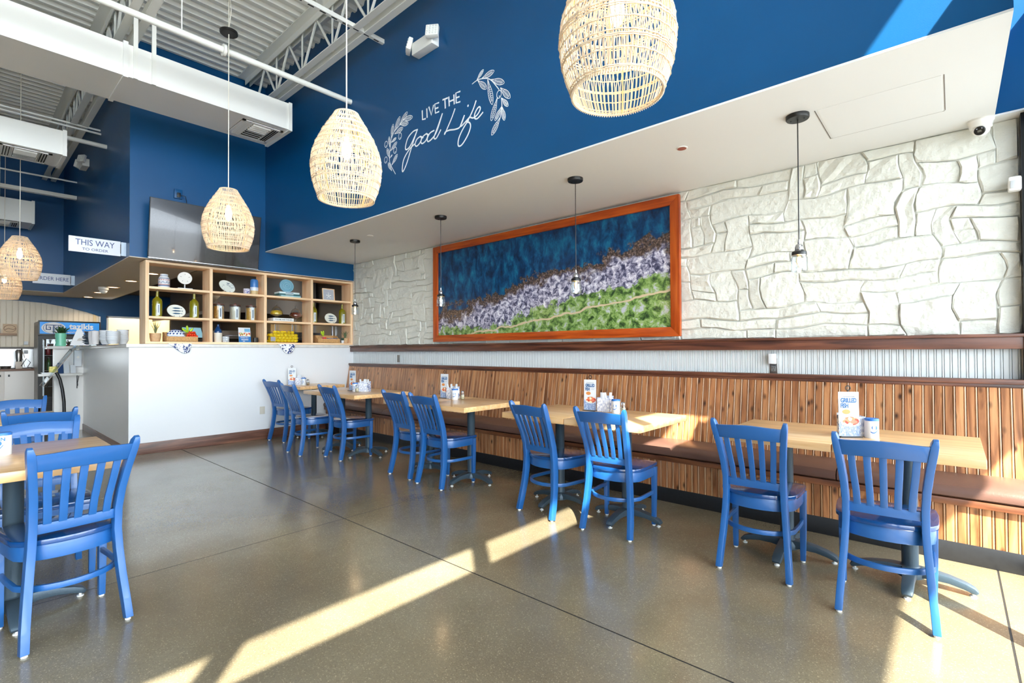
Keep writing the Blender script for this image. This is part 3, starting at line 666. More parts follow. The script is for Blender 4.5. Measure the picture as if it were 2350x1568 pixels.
# ---------------------------------------------------------------- small fittings on soffit and wall
t = T('security_camera', 'white turret security camera under the soffit above the stone wall', 'camera', (.152, 4.40, SZ))
MB().lathe([(.066, 0), (.066, -.012), (.060, -.018), (.056, -.05), (.04, -.062)], 28).build('camera_base', duct_white, t, smooth=True)
MB().sphere((0, 0, -.058), .046, 20, 12).build('camera_ball', duct_white, t, smooth=True)
dirc = Vector((-.15, -.80, -.45)).normalized(); q = dirc.to_track_quat('Z', 'Y').to_matrix().to_4x4()
MB().lathe([(.028, .034), (.028, .045), (.024, .047)], 20).xf(Matrix.Translation((0, 0, -.058)) @ q).build('camera_face', black, t)
mb = B(-.010, .010, -.008, .006, .047, .050)
mb.sphere((-.012, .014, .047), .005, 8, 5).sphere((.012, .014, .047), .005, 8, 5); mb.xf(Matrix.Translation((0, 0, -.058)) @ q); mb.build('camera_lens', chrome, t)
t = T('sprinkler', 'recessed sprinkler cap with a red half in the soffit above the picture', 'sprinkler', (-1.464, 3.529, SZ), 0, 'sprinkler caps')
MB().lathe([(.040, 0), (.040, -.004), (.034, -.005)], 24).build('sprinkler_ring', duct_white, t, smooth=True)
MB().lathe([(.0, -.006), (.032, -.006)], 20, cap=False).build('sprinkler_plate', mat('copper_plate', (176, 92, 70), .3, metal=.6), t)
t = T('sprinkler', 'small white sprinkler cap in the soffit left of the picture', 'sprinkler', (-5.54, 3.52, SZ), 0, 'sprinkler caps')
MB().lathe([(.040, 0), (.040, -.006), (.034, -.008)], 24).build('sprinkler_ring', duct_white, t, smooth=True)
t = T('access_panel', 'flush painted access panel outlined in the soffit near the windows', 'panel', (-.32, 3.80, SZ))
crack = mat('panel_joint', (120, 112, 104), .8)
B(-.29, .29, -.27, .27, -.002, 0).build('panel_plate', soffit_paint, t, bevel=0)
mb = B(-.305, -.300, -.27, .27, -.002, -.0004).box(-.301, .301, .272, .274, -.0016, -.0004).box(.300, .304, -.27, .26, -.002, -.0004); mb.build('panel_joint', crack, t)
t = T('motion_detector', 'white motion detector at the right edge beside the window frame', 'sensor', (.30, 4.42, 2.31))
B(-.028, .032, -.03, .03, -.045, .045).build('detector_body', duct_white, t, bevel=.012)
B(-.02, .022, -.036, -.028, -.03, .018).build('detector_window', mat('sensor_window', (205, 208, 210), .3), t, bevel=.004)
t = T('wall_outlet', 'steel outlet with a white plug-in sensor on the white beadboard', 'outlet', (-1.112, WY-.008, 1.16))
B(-.030, .030, -.006, 0, -.085, .045).build('outlet_plate', brushed, t, bevel=.002)
B(-.026, .026, -.055, -.006, .0, .085).build('plugged_box', white_m, t, bevel=.006)
mb = B(-.017, .017, -.009, -.006, -.062, -.018); mb.build('outlet_socket', mat('grey_socket', (120, 118, 115), .4), t, bevel=.004)
mb = B(-.009, -.006, -.0105, -.0085, -.038, -.026).box(.006, .009, -.0105, -.0085, -.038, -.026).box(-.003, .003, -.0105, -.0085, -.055, -.048); mb.build('socket_slots', black, t)
t = T('wall_outlet', 'small grey steel wall switch on the beadboard near the far corner', 'outlet', (-6.325, WY-.008, 1.165))
B(-.030, .030, -.006, 0, -.055, .055).build('outlet_plate', brushed, t, bevel=.002); B(-.012, .012, -.010, -.006, -.025, .025).build('rocker', mat('switch_grey', (120, 120, 118), .4), t)
t = T('wall_outlet', 'pale outlet low on the white counter wall behind the far chairs', 'outlet', (XL+.012, 3.02, .42))
B(0, .006, -.035, .035, -.055, .055).build('outlet_plate', mat('ivory', (206, 200, 186), .4), t, bevel=.002)

# ---------------------------------------------------------------- big framed picture
PL, PR, PB, PT = -5.41, -1.875, 1.405, 2.72
t = T('framed_picture', 'large orange-brown framed aerial photo of sea, rocks and green coast', 'picture', ((PL+PR)/2, WY-.04, PB))
wd, hh, fwid = PR-PL, PT-PB, .088
def member(name, poly, parent, ms, rot=None):
    mb = MB(); n_ = len(poly)
    mb.add([(a, 0, b) for a, b in poly]+[(a, -.045, b) for a, b in poly], [tuple(range(n_)), tuple(range(2*n_-1, n_-1, -1))]+[(i, (i+1) % n_, n_+(i+1) % n_, n_+i) for i in range(n_)])
    return mb.build(name, ms, parent, bevel=.003)
frame_v = wood('orange_frame_wood_upright', (138, 50, 6), (176, 74, 14), (200, 98, 28), 'Z', .35, 4, obj=.03)
a, b = wd/2, hh
member('frame_rail', [(-a, 0), (a, 0), (a-fwid, fwid), (-a+fwid, fwid)], t, frame_wood)
member('frame_rail', [(-a, b), (a, b), (a-fwid, b-fwid), (-a+fwid, b-fwid)], t, frame_wood)
member('frame_stile', [(-a, 0), (-a+fwid, fwid), (-a+fwid, b-fwid), (-a, b)], t, frame_v)
member('frame_stile', [(a, 0), (a-fwid, fwid), (a-fwid, b-fwid), (a, b)], t, frame_v)
pr_ = B(0, wd-2*fwid+.01, -.004, 0, 0, hh-2*fwid+.01).build('photo_print', coast, t, loc=(-a+fwid-.005, -.015, fwid-.005)); pr_['label'] = 'aerial coast print'
B(-.001, .001, -.0195, -.0188, fwid, hh-fwid).build('print_seam', navy, t, loc=(-.0, 0, 0))

# ---------------------------------------------------------------- the long bench
bn = T('bench', 'long beadboard bench with brown vinyl cushions along the stone wall', 'bench', (-3.64, 4.2, 0))
ox, oy = -3.64, 4.2
KX0, KX1 = XL+.022, .33
kick = 4.0
B(KX0-ox, KX1-ox, kick-oy, kick-oy+.03, 0, .118).build('kickboard', kick_black, bn, bevel=.002)
B(KX0-ox, KX1-ox, kick+.03-oy, WY-.01-oy, .0, .37).build('seat_box', black, bn)
B(KX0-ox, KX1-ox, kick-.028-oy, kick+.03-oy, .345, .385).build('seat_rail', wood('bench_rail_wood', (70, 38, 22), (112, 66, 40), (146, 94, 60), 'X', .35, 4, obj=.03), bn, bevel=.004)
cuts = [KX0, -5.95, -4.16, -2.38, -.60, KX1]
for x0, x1 in zip(cuts, cuts[1:]):
    mb = MB(); L_ = x1-x0-.006; ns = 16; sec = []
    for (yy, zz) in ((-.22, .385), (-.245, .40), (-.25, .43), (-.235, .458), (-.19, .474), (-.05, .480), (.15, .476), (.225, .470), (.23, .385)): sec.append((yy, zz))
    m_ = len(sec); vs = []
    for i in range(ns+1):
        u = i/ns; pin = 1-max(0, 1-min(u, 1-u)*L_/.03)**2*.06
        for yy, zz in sec: vs.append((-L_/2+u*L_, yy, .385+(zz-.385)*pin+(.004*math.sin(u*9+x0) if zz > .46 else 0)))
    mb.add(vs, [(i*m_+k, i*m_+(k+1) % m_, (i+1)*m_+(k+1) % m_, (i+1)*m_+k) for i in range(ns) for k in range(m_)]+[tuple(range(m_)), tuple(range(ns*m_+m_-1, ns*m_-1, -1))])
    mb.build('cushion', vinyl, bn, smooth=True, loc=((x0+x1)/2-ox, .01, 0))
pwid = .0535
meF = bead(pwid, .118, .346, .010, 'plank', [pine, bead_sheen_wood]); Lb = math.hypot(.10, .60)
meB = bead(pwid, 0, Lb, .010, 'plank', [pine, bead_sheen_wood]); lean = math.atan2(.10, .60)
x = KX0+pwid/2
while x < KX1-pwid/2+.01:
    o = bpy.data.objects.new('plank', meF); COL.objects.link(o); o.parent = bn; o.location = (x-ox, kick+.012-oy, 0)
    o = bpy.data.objects.new('plank', meB); COL.objects.link(o); o.parent = bn; o.location = (x-ox, 4.335-oy, .455); o.rotation_euler = (-lean, 0, 0)
    x += pwid
mb = MB(); mb.prism([(4.345-oy, .45), (4.50-oy, .45), (4.50-oy, 1.05), (4.445-oy, 1.05)], KX0-ox, KX1-ox); mb.v = [(c, a, b) for a, b, c in mb.v]
mb.build('back_panel', pine, bn)
B(KX0-ox, KX1-ox, 4.405-oy, WY-oy-.004, 1.050, 1.082).build('cap_rail', rail_wood, bn, bevel=.006)
B(KX0-ox, KX1-ox, 4.415-oy, 4.44-oy, 1.028, 1.052).build('cap_molding', rail_wood, bn, bevel=.006)

# ---------------------------------------------------------------- counter with the white wall
ct = T('counter', 'white service counter with marble top and brown baseboard', 'counter', (XL, 1.44, 0))
B(-.28, 0, .0, 3.075, 0, 1.34).build('front_panel', mat('white_counter_panel', (226, 228, 231), .32), ct)
B(-3.22, 0-.001, -.001, .2, 0, 1.34).build('side_panel', grey_paint, ct)
B(-3.40, -3.22, -.36, .2, 0, 1.34).build('end_panel', grey_paint, ct)
mb = MB().prism([(.02, -.03), (.02, 3.075), (-.32, 3.075), (-.32, .30), (-3.5, .30), (-3.5, -.45), (-3.20, -.45), (-3.14, -.36), (-3.10, -.20), (-2.95, -.06), (-2.75, -.03)], 1.342, 1.385)
mb.build('countertop', marble, ct, bevel=.004)
B(0, .014, .0, 3.075, 0, .140).build('baseboard', base_wood, ct, bevel=.003)
mb = MB().tube([(.001, 0, .0), (.001, 0, 1.34)], .003, 5); mb.build('corner_bead', white_paint, ct)
B(-3.2, 0, -.012, 0, 0, .1).build('baseboard', rail_wood, ct, bevel=.002)

# ---------------------------------------------------------------- shelf unit
SY0, SY1 = 1.607, 4.505; SZ0, SZ1 = 1.387, 2.452; TH = .030; SD = .30
su = T('shelf_unit', 'open light-maple shelf unit of twelve cubbies on the counter', 'shelf', (XL-.01, SY0, SZ0))
L_ = SY1-SY0; H_ = SZ1-SZ0
shelf_y = wood('light_maple_shelf_long', (230, 186, 140), (242, 206, 164), (250, 220, 184), 'Y', .5, 3, obj=.02)
B(-SD, 0, 0, L_, 0, TH).build('bottom_board', shelf_y, su, bevel=.002)
B(-SD, 0, 0, L_, H_-TH, H_).build('top_board', shelf_y, su, bevel=.002)
divs = [0, 2.332-SY0, 3.054-SY0, 3.768-SY0, L_-.038]
for k, d in enumerate(divs):
    B(-SD, -.0005, d, d+.038, TH, H_-TH).build('side_panel' if k in (0, 4) else 'divider', shelf_wood, su, bevel=.0015)
for a, b in zip(divs, divs[1:]):
    for z in (1.712, 2.092): B(-SD, -.001, a+.038, b, z-SZ0, z-SZ0+TH).build('shelf_board', shelf_y, su, bevel=.0015)
F1, F2, F3 = 2.122, 1.742, 1.417   # tops of the three shelf floors

# ---------------------------------------------------------------- chairs
ch = T('dining_chair', 'blue slat-back wooden chair nearest the windows on the right', 'chair', (0, 0, 0), 0, 'blue slat-back dining chairs')
def post(s):
    path = [(s*.183, 0, .008), (s*.177, .022, .10), (s*.167, .045, .22), (s*.158, .058, .34), (s*.152, .060, .44), (s*.151, .048, .54), (s*.156, .018, .64), (s*.166, -.024, .74), (s*.178, -.064, .83), (s*.182, -.078, .862), (s*.186, -.088, .884)]
    return MB().sweep(path, [.031]*9+[.029, .020], [.046, .050, .052, .052, .052, .050, .048, .045, .042, .038, .020], (1, 0, 0))
for s in (-1, 1): post(s).build('rear_leg', chair_blue, ch, bevel=.004)
for s in (-1, 1):
    MB().sweep([(s*.190, .392, .008), (s*.192, .395, .2), (s*.193, .397, .428)], [.028, .033, .036], [.028, .033, .036], (1, 0, 0)).build('front_leg', chair_blue, ch, bevel=.004)
for gx, gy in ((-.181, 0), (.181, 0), (-.19, .392), (.19, .392)): MB().lathe([(.012, 0), (.012, .009)], 10, gx, gy).build('glide', glide_mat, ch)
def seat_outline(inset):
    o_ = [(-.205, .425), (-.19, .440), (0, .448), (.19, .440), (.205, .425), (.212, .33), (.208, .22)]
    for k in range(1, 12):
        a = PI*k/12; o_.append((.208*math.cos(a)**1 if True else 0, .20-.165*math.sin(a)**.8))
    o_ += [(-.208, .22), (-.212, .33)]
    cy_ = .24
    return [(x_*(1-inset/.21), cy_+(y_-cy_)*(1-inset/.21)) for x_, y_ in o_]
so_ = seat_outline(0)
MB().prism(so_, .432, .458).build('seat', seat_blue, ch, bevel=.007)
mb = MB(); oa = seat_outline(.012); ob = seat_outline(.034); n_ = len(oa)
mb.add([(x_, y_, z_) for z_ in (.366, .4315) for pts_ in (oa, ob) for x_, y_ in pts_],
       [f for i in range(n_) for f in ((i, (i+1) % n_, 2*n_+(i+1) % n_, 2*n_+i), (n_+i, 3*n_+i, 3*n_+(i+1) % n_, n_+(i+1) % n_), (i, n_+i, n_+(i+1) % n_, (i+1) % n_), (2*n_+i, 2*n_+(i+1) % n_, 3*n_+(i+1) % n_, 3*n_+i))])
mb.build('apron', chair_blue, ch, bevel=.002)
path = [(-.188, .385, .245), (-.188, .28, .245)]+[(.188*math.cos(PI-PI*k/12), .20-.165*math.sin(PI*k/12), .245) for k in range(1, 12)]+[(.188, .28, .245), (.188, .385, .245)]
MB().sweep(path, .026, .016, (0, 0, 1)).build('ring_stretcher', chair_blue, ch, bevel=.003)
def arc(z, y0, bow, w=.14, n_=8): return [(-w+2*w*k/n_, y0-bow*(1-((k/n_)*2-1)**2), z) for k in range(n_+1)]
MB().sweep(arc(.512, .048, .006, .14), .045, .020, (0, -.1, 1)).build('lower_rail', chair_blue, ch, bevel=.003)
mb = MB(); n_ = 12; vs = []
for k in range(n_+1):
    u = k/n_*2-1; x_ = .172*u; bow = -.022*(1-u*u); zt = .853+.009*math.cos(u*PI)*.5+.004; zb_ = .776+.004*(1-u*u)
    for (zz, yy) in ((zb_, -.045), (zt, -.080)): vs += [(x_, yy+bow-.011, zz), (x_, yy+bow+.011, zz)]
fs = [f for k in range(n_) for f in ((4*k, 4*k+4, 4*k+6, 4*k+2), (4*k+1, 4*k+3, 4*k+7, 4*k+5), (4*k+2, 4*k+6, 4*k+7, 4*k+3), (4*k, 4*k+1, 4*k+5, 4*k+4))]+[(0, 2, 3, 1), (4*n_, 4*n_+1, 4*n_+3, 4*n_+2)]
mb.add(vs, fs).build('crest_rail', chair_blue, ch, bevel=.004)
for k in range(5):
    u = (k-2)/2.0; x0_, x1_ = .104*u, .122*u; b_ = -.018*(1-u*u*.45)
    MB().sweep([(x0_, .038+b_*.3, .530), (x0_*1.03, .022+b_*.5, .60), ((x0_+x1_)/2*1.03, -.012+b_*.8, .70), (x1_, -.046+b_, .79)], .029, .011, (1, 0, 0)).build('back_slat', chair_blue, ch, bevel=.002)
CH = [(-.25, 2.891, 3.8, None), (-.859, 3.002, 2.8, 'blue chair second from the right in the front row, left of the nearest one'),
      (-1.812, 3.002, 3.5, 'blue chair with sunlit slats at the right half of the middle table pair'),
      (-2.438, 3.003, -7.4, 'blue chair turned slightly left at the left half of the middle table pair'),
      (-3.709, 2.986, -1, 'blue chair at the right half of the table pair under the picture\'s left part'),
      (-4.23, 3.028, -3, 'blue chair at the left half of the table pair under the picture\'s left part'),
      (-5.542, 3.012, -1, 'blue chair at the right half of the farthest pair of tables'),
      (-6.169, 2.83, -2, 'blue chair left half of the farthest table pair, beside the corner chair'),
      (-7.235, 3.07, 8, 'farthest blue chair, in the corner by the white counter wall')]
ch.location = (CH[0][0], CH[0][1], 0); ch.rotation_euler = (0, 0, math.radians(CH[0][2]))
for x_, y_, r_, lb in CH[1:]: dup(ch, (x_, y_, 0), math.radians(r_), lb)
dup(ch, (-2.955, .385, 0), math.radians(97), 'large blue chair in the left foreground with its back to the windows')
dup(ch, (-4.07, .34, 0), math.radians(-90), 'blue chair behind the left foreground table, facing the windows')
dup(ch, (-4.86, .41, 0), math.radians(90), 'blue chair back in the middle of the left row, third from the camera')
dup(ch, (-6.17, .38, 0), math.radians(-90), 'farthest blue chair back of the left row, near the ordering area')

# ---------------------------------------------------------------- tables
def table(name, label, cx_, cy_, sx_, sy_, grain='X', rz=0, group='butcher block tables', iron_m=None):
    t = T(name, label, 'table', (cx_, cy_, 0), rz, group)
    B(-sx_/2, sx_/2, -sy_/2, sy_/2, .727, .772).build('tabletop', maple if grain == 'X' else MATS['maple_y'], t, bevel=.005)
    B(-.14, .14, -.2, .2, .715, .727).build('mounting_plate', iron, t)
    MB().lathe([(.05, .07), (.05, .085), (.038, .095), (.038, .70), (.05, .715)], 24).build('column', iron, t, smooth=True)
    base = MB().lathe([(.06, .035), (.062, .06), (.05, .085), (.03, .09)], 20).build('base_hub', iron, t, smooth=True)
    for k in range(4):
        a = k*PI/2; c_, s_ = math.cos(a), math.sin(a)
        pts_ = [(.03, .065), (.09, .068), (.16, .062), (.22, .048), (.255, .034), (.272, .022)]
        mb = MB().sweep([(r_*c_, r_*s_, z_) for r_, z_ in pts_], [.070, .060, .054, .052, .050, .042], [.050, .044, .036, .032, .028, .016], (-s_, c_, 0))
        f_ = mb.build('base_foot', iron, t, bevel=.005)
        MB().lathe([(.015, 0), (.015, .005), (.006, .007), (.006, .03)], 12, .252*c_, .252*s_).build('leveling_glide', glide_mat, f_)
    return t
wood('maple_y', (212, 162, 106), (226, 182, 128), (236, 198, 150), 'Y', .3, 5, obj=.02, coat=.3, stave=.045)
table('dining_table', 'nearest table top on the right, under the window end of the bench', -.19, 3.50, .60, .76)
table('dining_table', 'right-hand pair of tables, its left half with the fish menu stand', -.795, 3.50, .60, .76)
table('dining_table', 'middle pair of tables, its right half with a bright sun patch', -1.86, 3.40, .618, .77)
table('dining_table', 'middle pair of tables, its left half behind the slightly turned chair', -2.485, 3.40, .618, .77)
table('dining_table', 'right half of the table pair left of the middle pair', -3.555, 3.39, .618, .76)
table('dining_table', 'left half of the table pair left of the middle pair', -4.18, 3.39, .618, .76)
table('dining_table', 'right half of the far table pair near the end of the bench', -5.42, 3.42, .618, .76)
table('dining_table', 'left half of the far table pair near the end of the bench', -6.045, 3.42, .618, .76)
table('dining_table', 'small table in the corner against the white counter wall', -7.30, 3.66, .58, .70)
table('dining_table', 'left foreground table with a salt canister, cut by the left edge', -3.45, .20, .88, .76, 'Y')
table('dining_table', 'second table of the left row behind two chair backs', -5.45, .20, .88, .76, 'Y')

# ---------------------------------------------------------------- things on the tables
def pat_mat(name, a, b, sc, th=.5):
    m = mat(name, a, .5); n = m.node_tree.nodes; l = m.node_tree.links; p = n['Principled BSDF']
    tc = n.new('ShaderNodeTexCoord'); v = n.new('ShaderNodeTexVoronoi'); v.inputs['Scale'].default_value = sc; v.distance = 'CHEBYCHEV'; l.new(tc.outputs['Object'], v.inputs['Vector'])
    w_ = n.new('ShaderNodeTexWave'); w_.inputs['Scale'].default_value = sc*.8; w_.inputs['Distortion'].default_value = 6; l.new(tc.outputs['Object'], w_.inputs['Vector'])
    mm = n.new('ShaderNodeMath'); mm.operation = 'MULTIPLY'; l.new(v.outputs['Distance'], mm.inputs[0]); l.new(w_.outputs['Fac'], mm.inputs[1])
    r = ramp(n, [(max(0, th-.12), a), (th, b)]); l.new(mm.outputs[0], r.inputs[0]); l.new(r.outputs[0], p.inputs['Base Color']); return m
tile_pat = pat_mat('blue_pattern_tin', (236, 238, 244), (128, 146, 190), 46, .36)
food_m = mat('food_plate_print', (236, 232, 224), .5); 
def foodprint():
    m = mat('food_photo_print', (236, 232, 224), .45); n = m.node_tree.nodes; l = m.node_tree.links; p = n['Principled BSDF']
    tc = n.new('ShaderNodeTexCoord'); v = n.new('ShaderNodeTexVoronoi'); v.inputs['Scale'].default_value = 60; l.new(tc.outputs['Object'], v.inputs['Vector'])
    sp = n.new('ShaderNodeSeparateColor'); l.new(v.outputs['Color'], sp.inputs[0])
    r = ramp(n, [(0, (206, 60, 40)), (.25, (226, 132, 90)), (.45, (236, 226, 190)), (.6, (150, 176, 90)), (.78, (240, 238, 230)), (.92, (196, 110, 70))]); r.color_ramp.interpolation = 'CONSTANT'
    l.new(sp.outputs[0], r.inputs[0]); l.new(r.outputs[0], p.inputs['Base Color']); return m
food = foodprint(); cloth_print = pat_mat('blue_cloth_print', (200, 214, 236), (60, 110, 180), 70, .3)
bun = mat('bun_print', (214, 140, 76), .5)
TT = .772
def menu_stand(x, y, rz, label, full=True):
    t = T('menu_stand', label, 'menu stand', (x, y, TT), rz, 'fish menu card stands')
    B(-.055, .055, -.03, .03, 0, .004).build('stand_base', black, t, bevel=.001)
    MB().tube([(0, .012, .003), (0, .012, .268)], .0025, 6).build('stand_rod', black, t)
    MB().tube([(.013*math.cos(a), .012, .281+.013*math.sin(a)) for a in [2*PI*k/16 for k in range(16)]], .0028, 6, closed=True).build('ring_clip', black, t, smooth=True)
    c = B(-.055, .055, -.0012, 0, 0, .255).build('menu_card', white_m, t); c.location = (0, .004, .004); c.rotation_euler = (-.02, 0, 0)
    text('headline', 'GRILLED', .036, teal, c, (0, -.0022, .205), FY, sx=.62, bold=.0012)
    text('headline', 'FISH', .036, teal, c, (-.0225, -.0022, .174), FY, sx=.62, bold=.0012)
    text('fine_print', 'A MEDITERRANEAN FAVORITE', .0065, mat('grey_print', (150, 160, 170), .5), c, (0, -.0022, .228), FY, sx=.8)
    mb = MB()
    for k in range(3): mb.box(.010, .044-.004*k, -.0019, -.0012, .182-k*.006, .1835-k*.006)
    mb.build('fine_print', MATS['grey_print'], c)
    B(-.055, .055, -.0018, -.0012, .002, .085).build('cloth_picture', cloth_print, c)
    mb = MB()
    def disc(cx_, cz_, rx, rz_, y_): mb.add([(cx_+rx*math.cos(2*PI*k/20), y_, cz_+rz_*math.sin(2*PI*k/20)) for k in range(20)], [tuple(range(20))])
    mb.mi = 0; disc(.008, .085, .052, .030, -.0022); disc(0, .125, .044, .012, -.0022)
    mb.mi = 1; disc(.008, .087, .045, .025, -.0026); mb.mi = 2; disc(-.014, .140, .022, .014, -.0026); mb.mi = 3; disc(.026, .082, .020, .011, -.0030)
    mb.v = [(max(-.0545, min(.0545, a_)), b_, c_) for a_, b_, c_ in mb.v]
    mb.build('food_picture', [white_m, food, bun, mat('salmon_print', (226, 130, 104), .5)], c)
    return t
def napkin_box(x, y, rz, label, n_=5, s_=(.115, .085, .115)):
    t = T('napkin_box', label, 'napkin box', (x, y, TT), rz, 'patterned napkin boxes')
    a_, b_, h_ = s_[0]/2, s_[1]/2, s_[2]
    mb = B(-a_, a_, -b_, -b_+.003, 0, h_).box(-a_, a_, b_-.003, b_, 0, h_+.012).box(-a_, -a_+.003, -b_, b_, 0, h_).box(a_-.003, a_, -b_, b_, 0, h_).box(-a_, a_, -b_, b_, 0, .003)
    mb.build('box', tile_pat, t)
    for k in range(n_):
        ax = random.uniform(-.25, .25); sx_ = -a_*.5+a_*1.1*k/max(1, n_-1)
        mb = B(-.011, .011, -.005, .005, 0, .15).xf(Matrix.Rotation(ax, 4, 'Y') @ Matrix.Rotation(random.uniform(-.15, .15), 4, 'X'))
        o = mb.build('napkin_roll', white_m, bevel=.003)
        o.location = Matrix.Translation((x, y, TT+.006)) @ Matrix.Rotation(rz, 4, 'Z') @ Vector((sx_, random.uniform(-.015, .015), 0)); o.rotation_euler = (0, 0, rz)
        tag(o, ('leftmost ', 'second ', 'third ', 'rightmost ')[k if k < n_-1 else 3]+'white napkin roll '+label.replace('patterned napkin box', 'in the box').replace(' left of the middle pair', ' under the picture').replace('pair of tables under', 'pair under'), 'napkin', label.replace('patterned napkin box', 'napkin rolls in the box'))
    return t
def salt(x, y, rz, label, s_=1.0, front=None):
    t = T('salt_canister', label, 'salt canister', (x, y, TT), rz, 'salt canisters')
    r_ = .034*s_; h_ = .112*s_
    MB().lathe([(r_*.96, 0), (r_, .004), (r_, h_*.88), (r_*.98, h_*.9)], 26).build('canister_body', white_m, t, smooth=True)
    MB().lathe([(r_*1.02, h_*.88), (r_*1.02, h_*.97), (r_*.94, h_)], 26).build('blue_lid', mat('canister_blue', (44, 110, 190), .4), t, smooth=True)
    mb = MB()
    def patch(fn, n_=18): mb.add([(math.sin(a_)*r_*1.006, -math.cos(a_)*r_*1.006, z_) for a_, z_ in fn], [tuple(range(len(fn)))])
    patch([(.42*math.cos(2*PI*k/18), h_*.55+.0135*math.sin(2*PI*k/18)) for k in range(18)])
    mb.build('round_emblem', MATS['canister_blue'], t)
    mb = MB(); P_ = [(-.55+1.1*k/10, h_*.26+.012*((k/10-.35)**2)*4) for k in range(11)]
    for (a0, z0), (a1, z1) in zip(P_, P_[1:]): mb.add([(math.sin(q_)*r_*1.006, -math.cos(q_)*r_*1.006, z_) for q_, z_ in ((a0, z0), (a1, z1), (a1, z1+.006), (a0, z0+.006))], [(0, 1, 2, 3)])
    mb.build('swoosh_mark', MATS['canister_blue'], t)
    if front:
        text('lettering', front, .024*s_, white_m if False else MATS['canister_blue'], t, (math.sin(.25)*r_*1.02, -math.cos(.25)*r_*1.03, h_*.72), (PI/2, 0, .25), bold=.0005)
    return t
def shaker(x, y, label, c=(196, 178, 142)):
    t = T('pepper_shaker', label, 'shaker', (x, y, TT), 0, 'glass spice shakers')
    MB().lathe([(.020, 0), (.022, .004), (.022, .045), (.014, .062), (.014, .068)], 16).build('shaker_glass', clear, t, smooth=True)
    MB().lathe([(.0185, .004), (.0195, .008), (.0195, .04), (.015, .045)], 14).build('spice_fill', mat('spice_fill', c, .8, noise=.25, nscale=200), t, smooth=True)
    MB().lathe([(.016, .066), (.017, .069), (.017, .082), (.010, .09)], 16).build('steel_cap', chrome, t, smooth=True)
menu_stand(-.452, 3.44, .60, 'grilled fish menu card stand on the right-hand pair of tables')
napkin_box(-.455, 3.515, .55, 'patterned napkin box on the right-hand pair of tables', 3)
salt(-.352, 3.485, .5, 'blue-lidded salt canister on the right-hand pair of tables')
menu_stand(-2.29, 3.56, .15, 'grilled fish menu card stand on the middle pair of tables')
napkin_box(-2.165, 3.60, .18, 'patterned napkin box on the middle pair of tables', 4)
salt(-2.035, 3.545, .3, 'blue-lidded salt canister on the middle pair of tables')
shaker(-1.985, 3.575, 'glass shaker on the middle pair of tables')
menu_stand(-4.10, 3.51, .12, 'grilled fish menu card stand on the pair of tables left of the middle pair')
napkin_box(-3.985, 3.535, .1, 'patterned napkin box on the pair of tables left of the middle pair', 4)
salt(-3.885, 3.475, .6, 'blue-lidded salt canister on the pair of tables left of the middle pair')
shaker(-3.845, 3.545, 'round glass shaker on the pair of tables left of the middle pair')
menu_stand(-5.80, 3.42, .25, 'grilled fish menu card stand on the far pair of tables')
napkin_box(-5.56, 3.45, .5, 'patterned napkin box on the far pair of tables', 4, (.13, .09, .115))
salt(-5.63, 3.36, .4, 'blue-lidded salt canister on the far pair of tables')
shaker(-5.56, 3.345, 'glass shaker beside the canister on the far pair of tables')
menu_stand(-7.50, 3.415, 1.3, 'menu stand seen edge-on on the corner table by the counter')
napkin_box(-7.42, 3.50, .8, 'patterned napkin box on the corner table by the counter', 4)
salt(-7.32, 3.51, .6, 'blue-lidded salt canister on the corner table by the counter')
shaker(-7.25, 3.54, 'amber glass shaker on the corner table by the counter', (150, 120, 70))
salt(-3.545, .165, 1.05, 'large blue-lidded salt canister on the left foreground table', 1.0, 'ON')

# ---------------------------------------------------------------- television over the shelf
t = T('television', 'large flat television tilted down on the blue wall over the shelf unit', 'television', (XL+.08, 2.25, 2.83))
ta = math.atan2(.10, .70)
tv = B(-.012, .028, -.655, .655, -.372, .372).build('tv_body', black, t, bevel=.004, loc=(.10, 0, 0), rot=(0, ta, 0))
B(.0285, .0295, -.648, .648, -.362, .365).build('tv_screen', screen, tv)
B(.0285, .031, -.655, .655, -.372, -.364).build('tv_edge', chrome, tv)
B(-.079, .10, -.15, .15, -.12, .12).build('wall_bracket', black, t)
t = T('cable_box', 'small blue wall box with a black plug above the television', 'outlet', (XL+.003, 1.95, 3.36))
B(0, .03, -.045, .045, -.06, .06).build('box_cover', blue_paint, t, bevel=.003); B(.03, .05, -.02, .02, -.05, .01).build('plug', black, t, bevel=.003)
MB().tube([(.05, .02, -.02), (.07, .07, -.03), (.04, .09, -.10), (.02, .06, -.17)], .004, 6).build('plug_cord', black, t)

# ---------------------------------------------------------------- hanging signs
sign_ink = mat('sign_blue_ink', (52, 74, 130), .5); plate = mat('sign_plate', (226, 228, 234), .4); arm = mat('sign_bracket', (196, 212, 226), .3)
def sign(x, z, lines, label):
    t = T('hanging_sign', label, 'sign', (x, 1.44, z), 0, 'projecting white signs')
    B(-.006, .006, -.545, -.055, -.092, .092).build('sign_panel', plate, t, bevel=.001)
    B(-.012, .012, -.05, 0, -.085, .085).build('wall_bracket', arm, t); B(-.009, .009, -.058, -.046, -.06, .06).build('clamp', black, t)
    for s_, dz, w_, body in lines: text('lettering', body, s_, sign_ink, t, (.0075, -.30, dz), FX, sx=w_)
sign(-7.8, 2.578, [(.100, .025, .80, 'THIS WAY'), (.045, -.052, 1.1, 'TO ORDER')], 'nearer white sign reading THIS WAY TO ORDER')
sign(-11.8, 2.574, [(.092, 0, .82, 'ORDER HERE')], 'farther white sign reading ORDER HERE behind the hanging baskets')

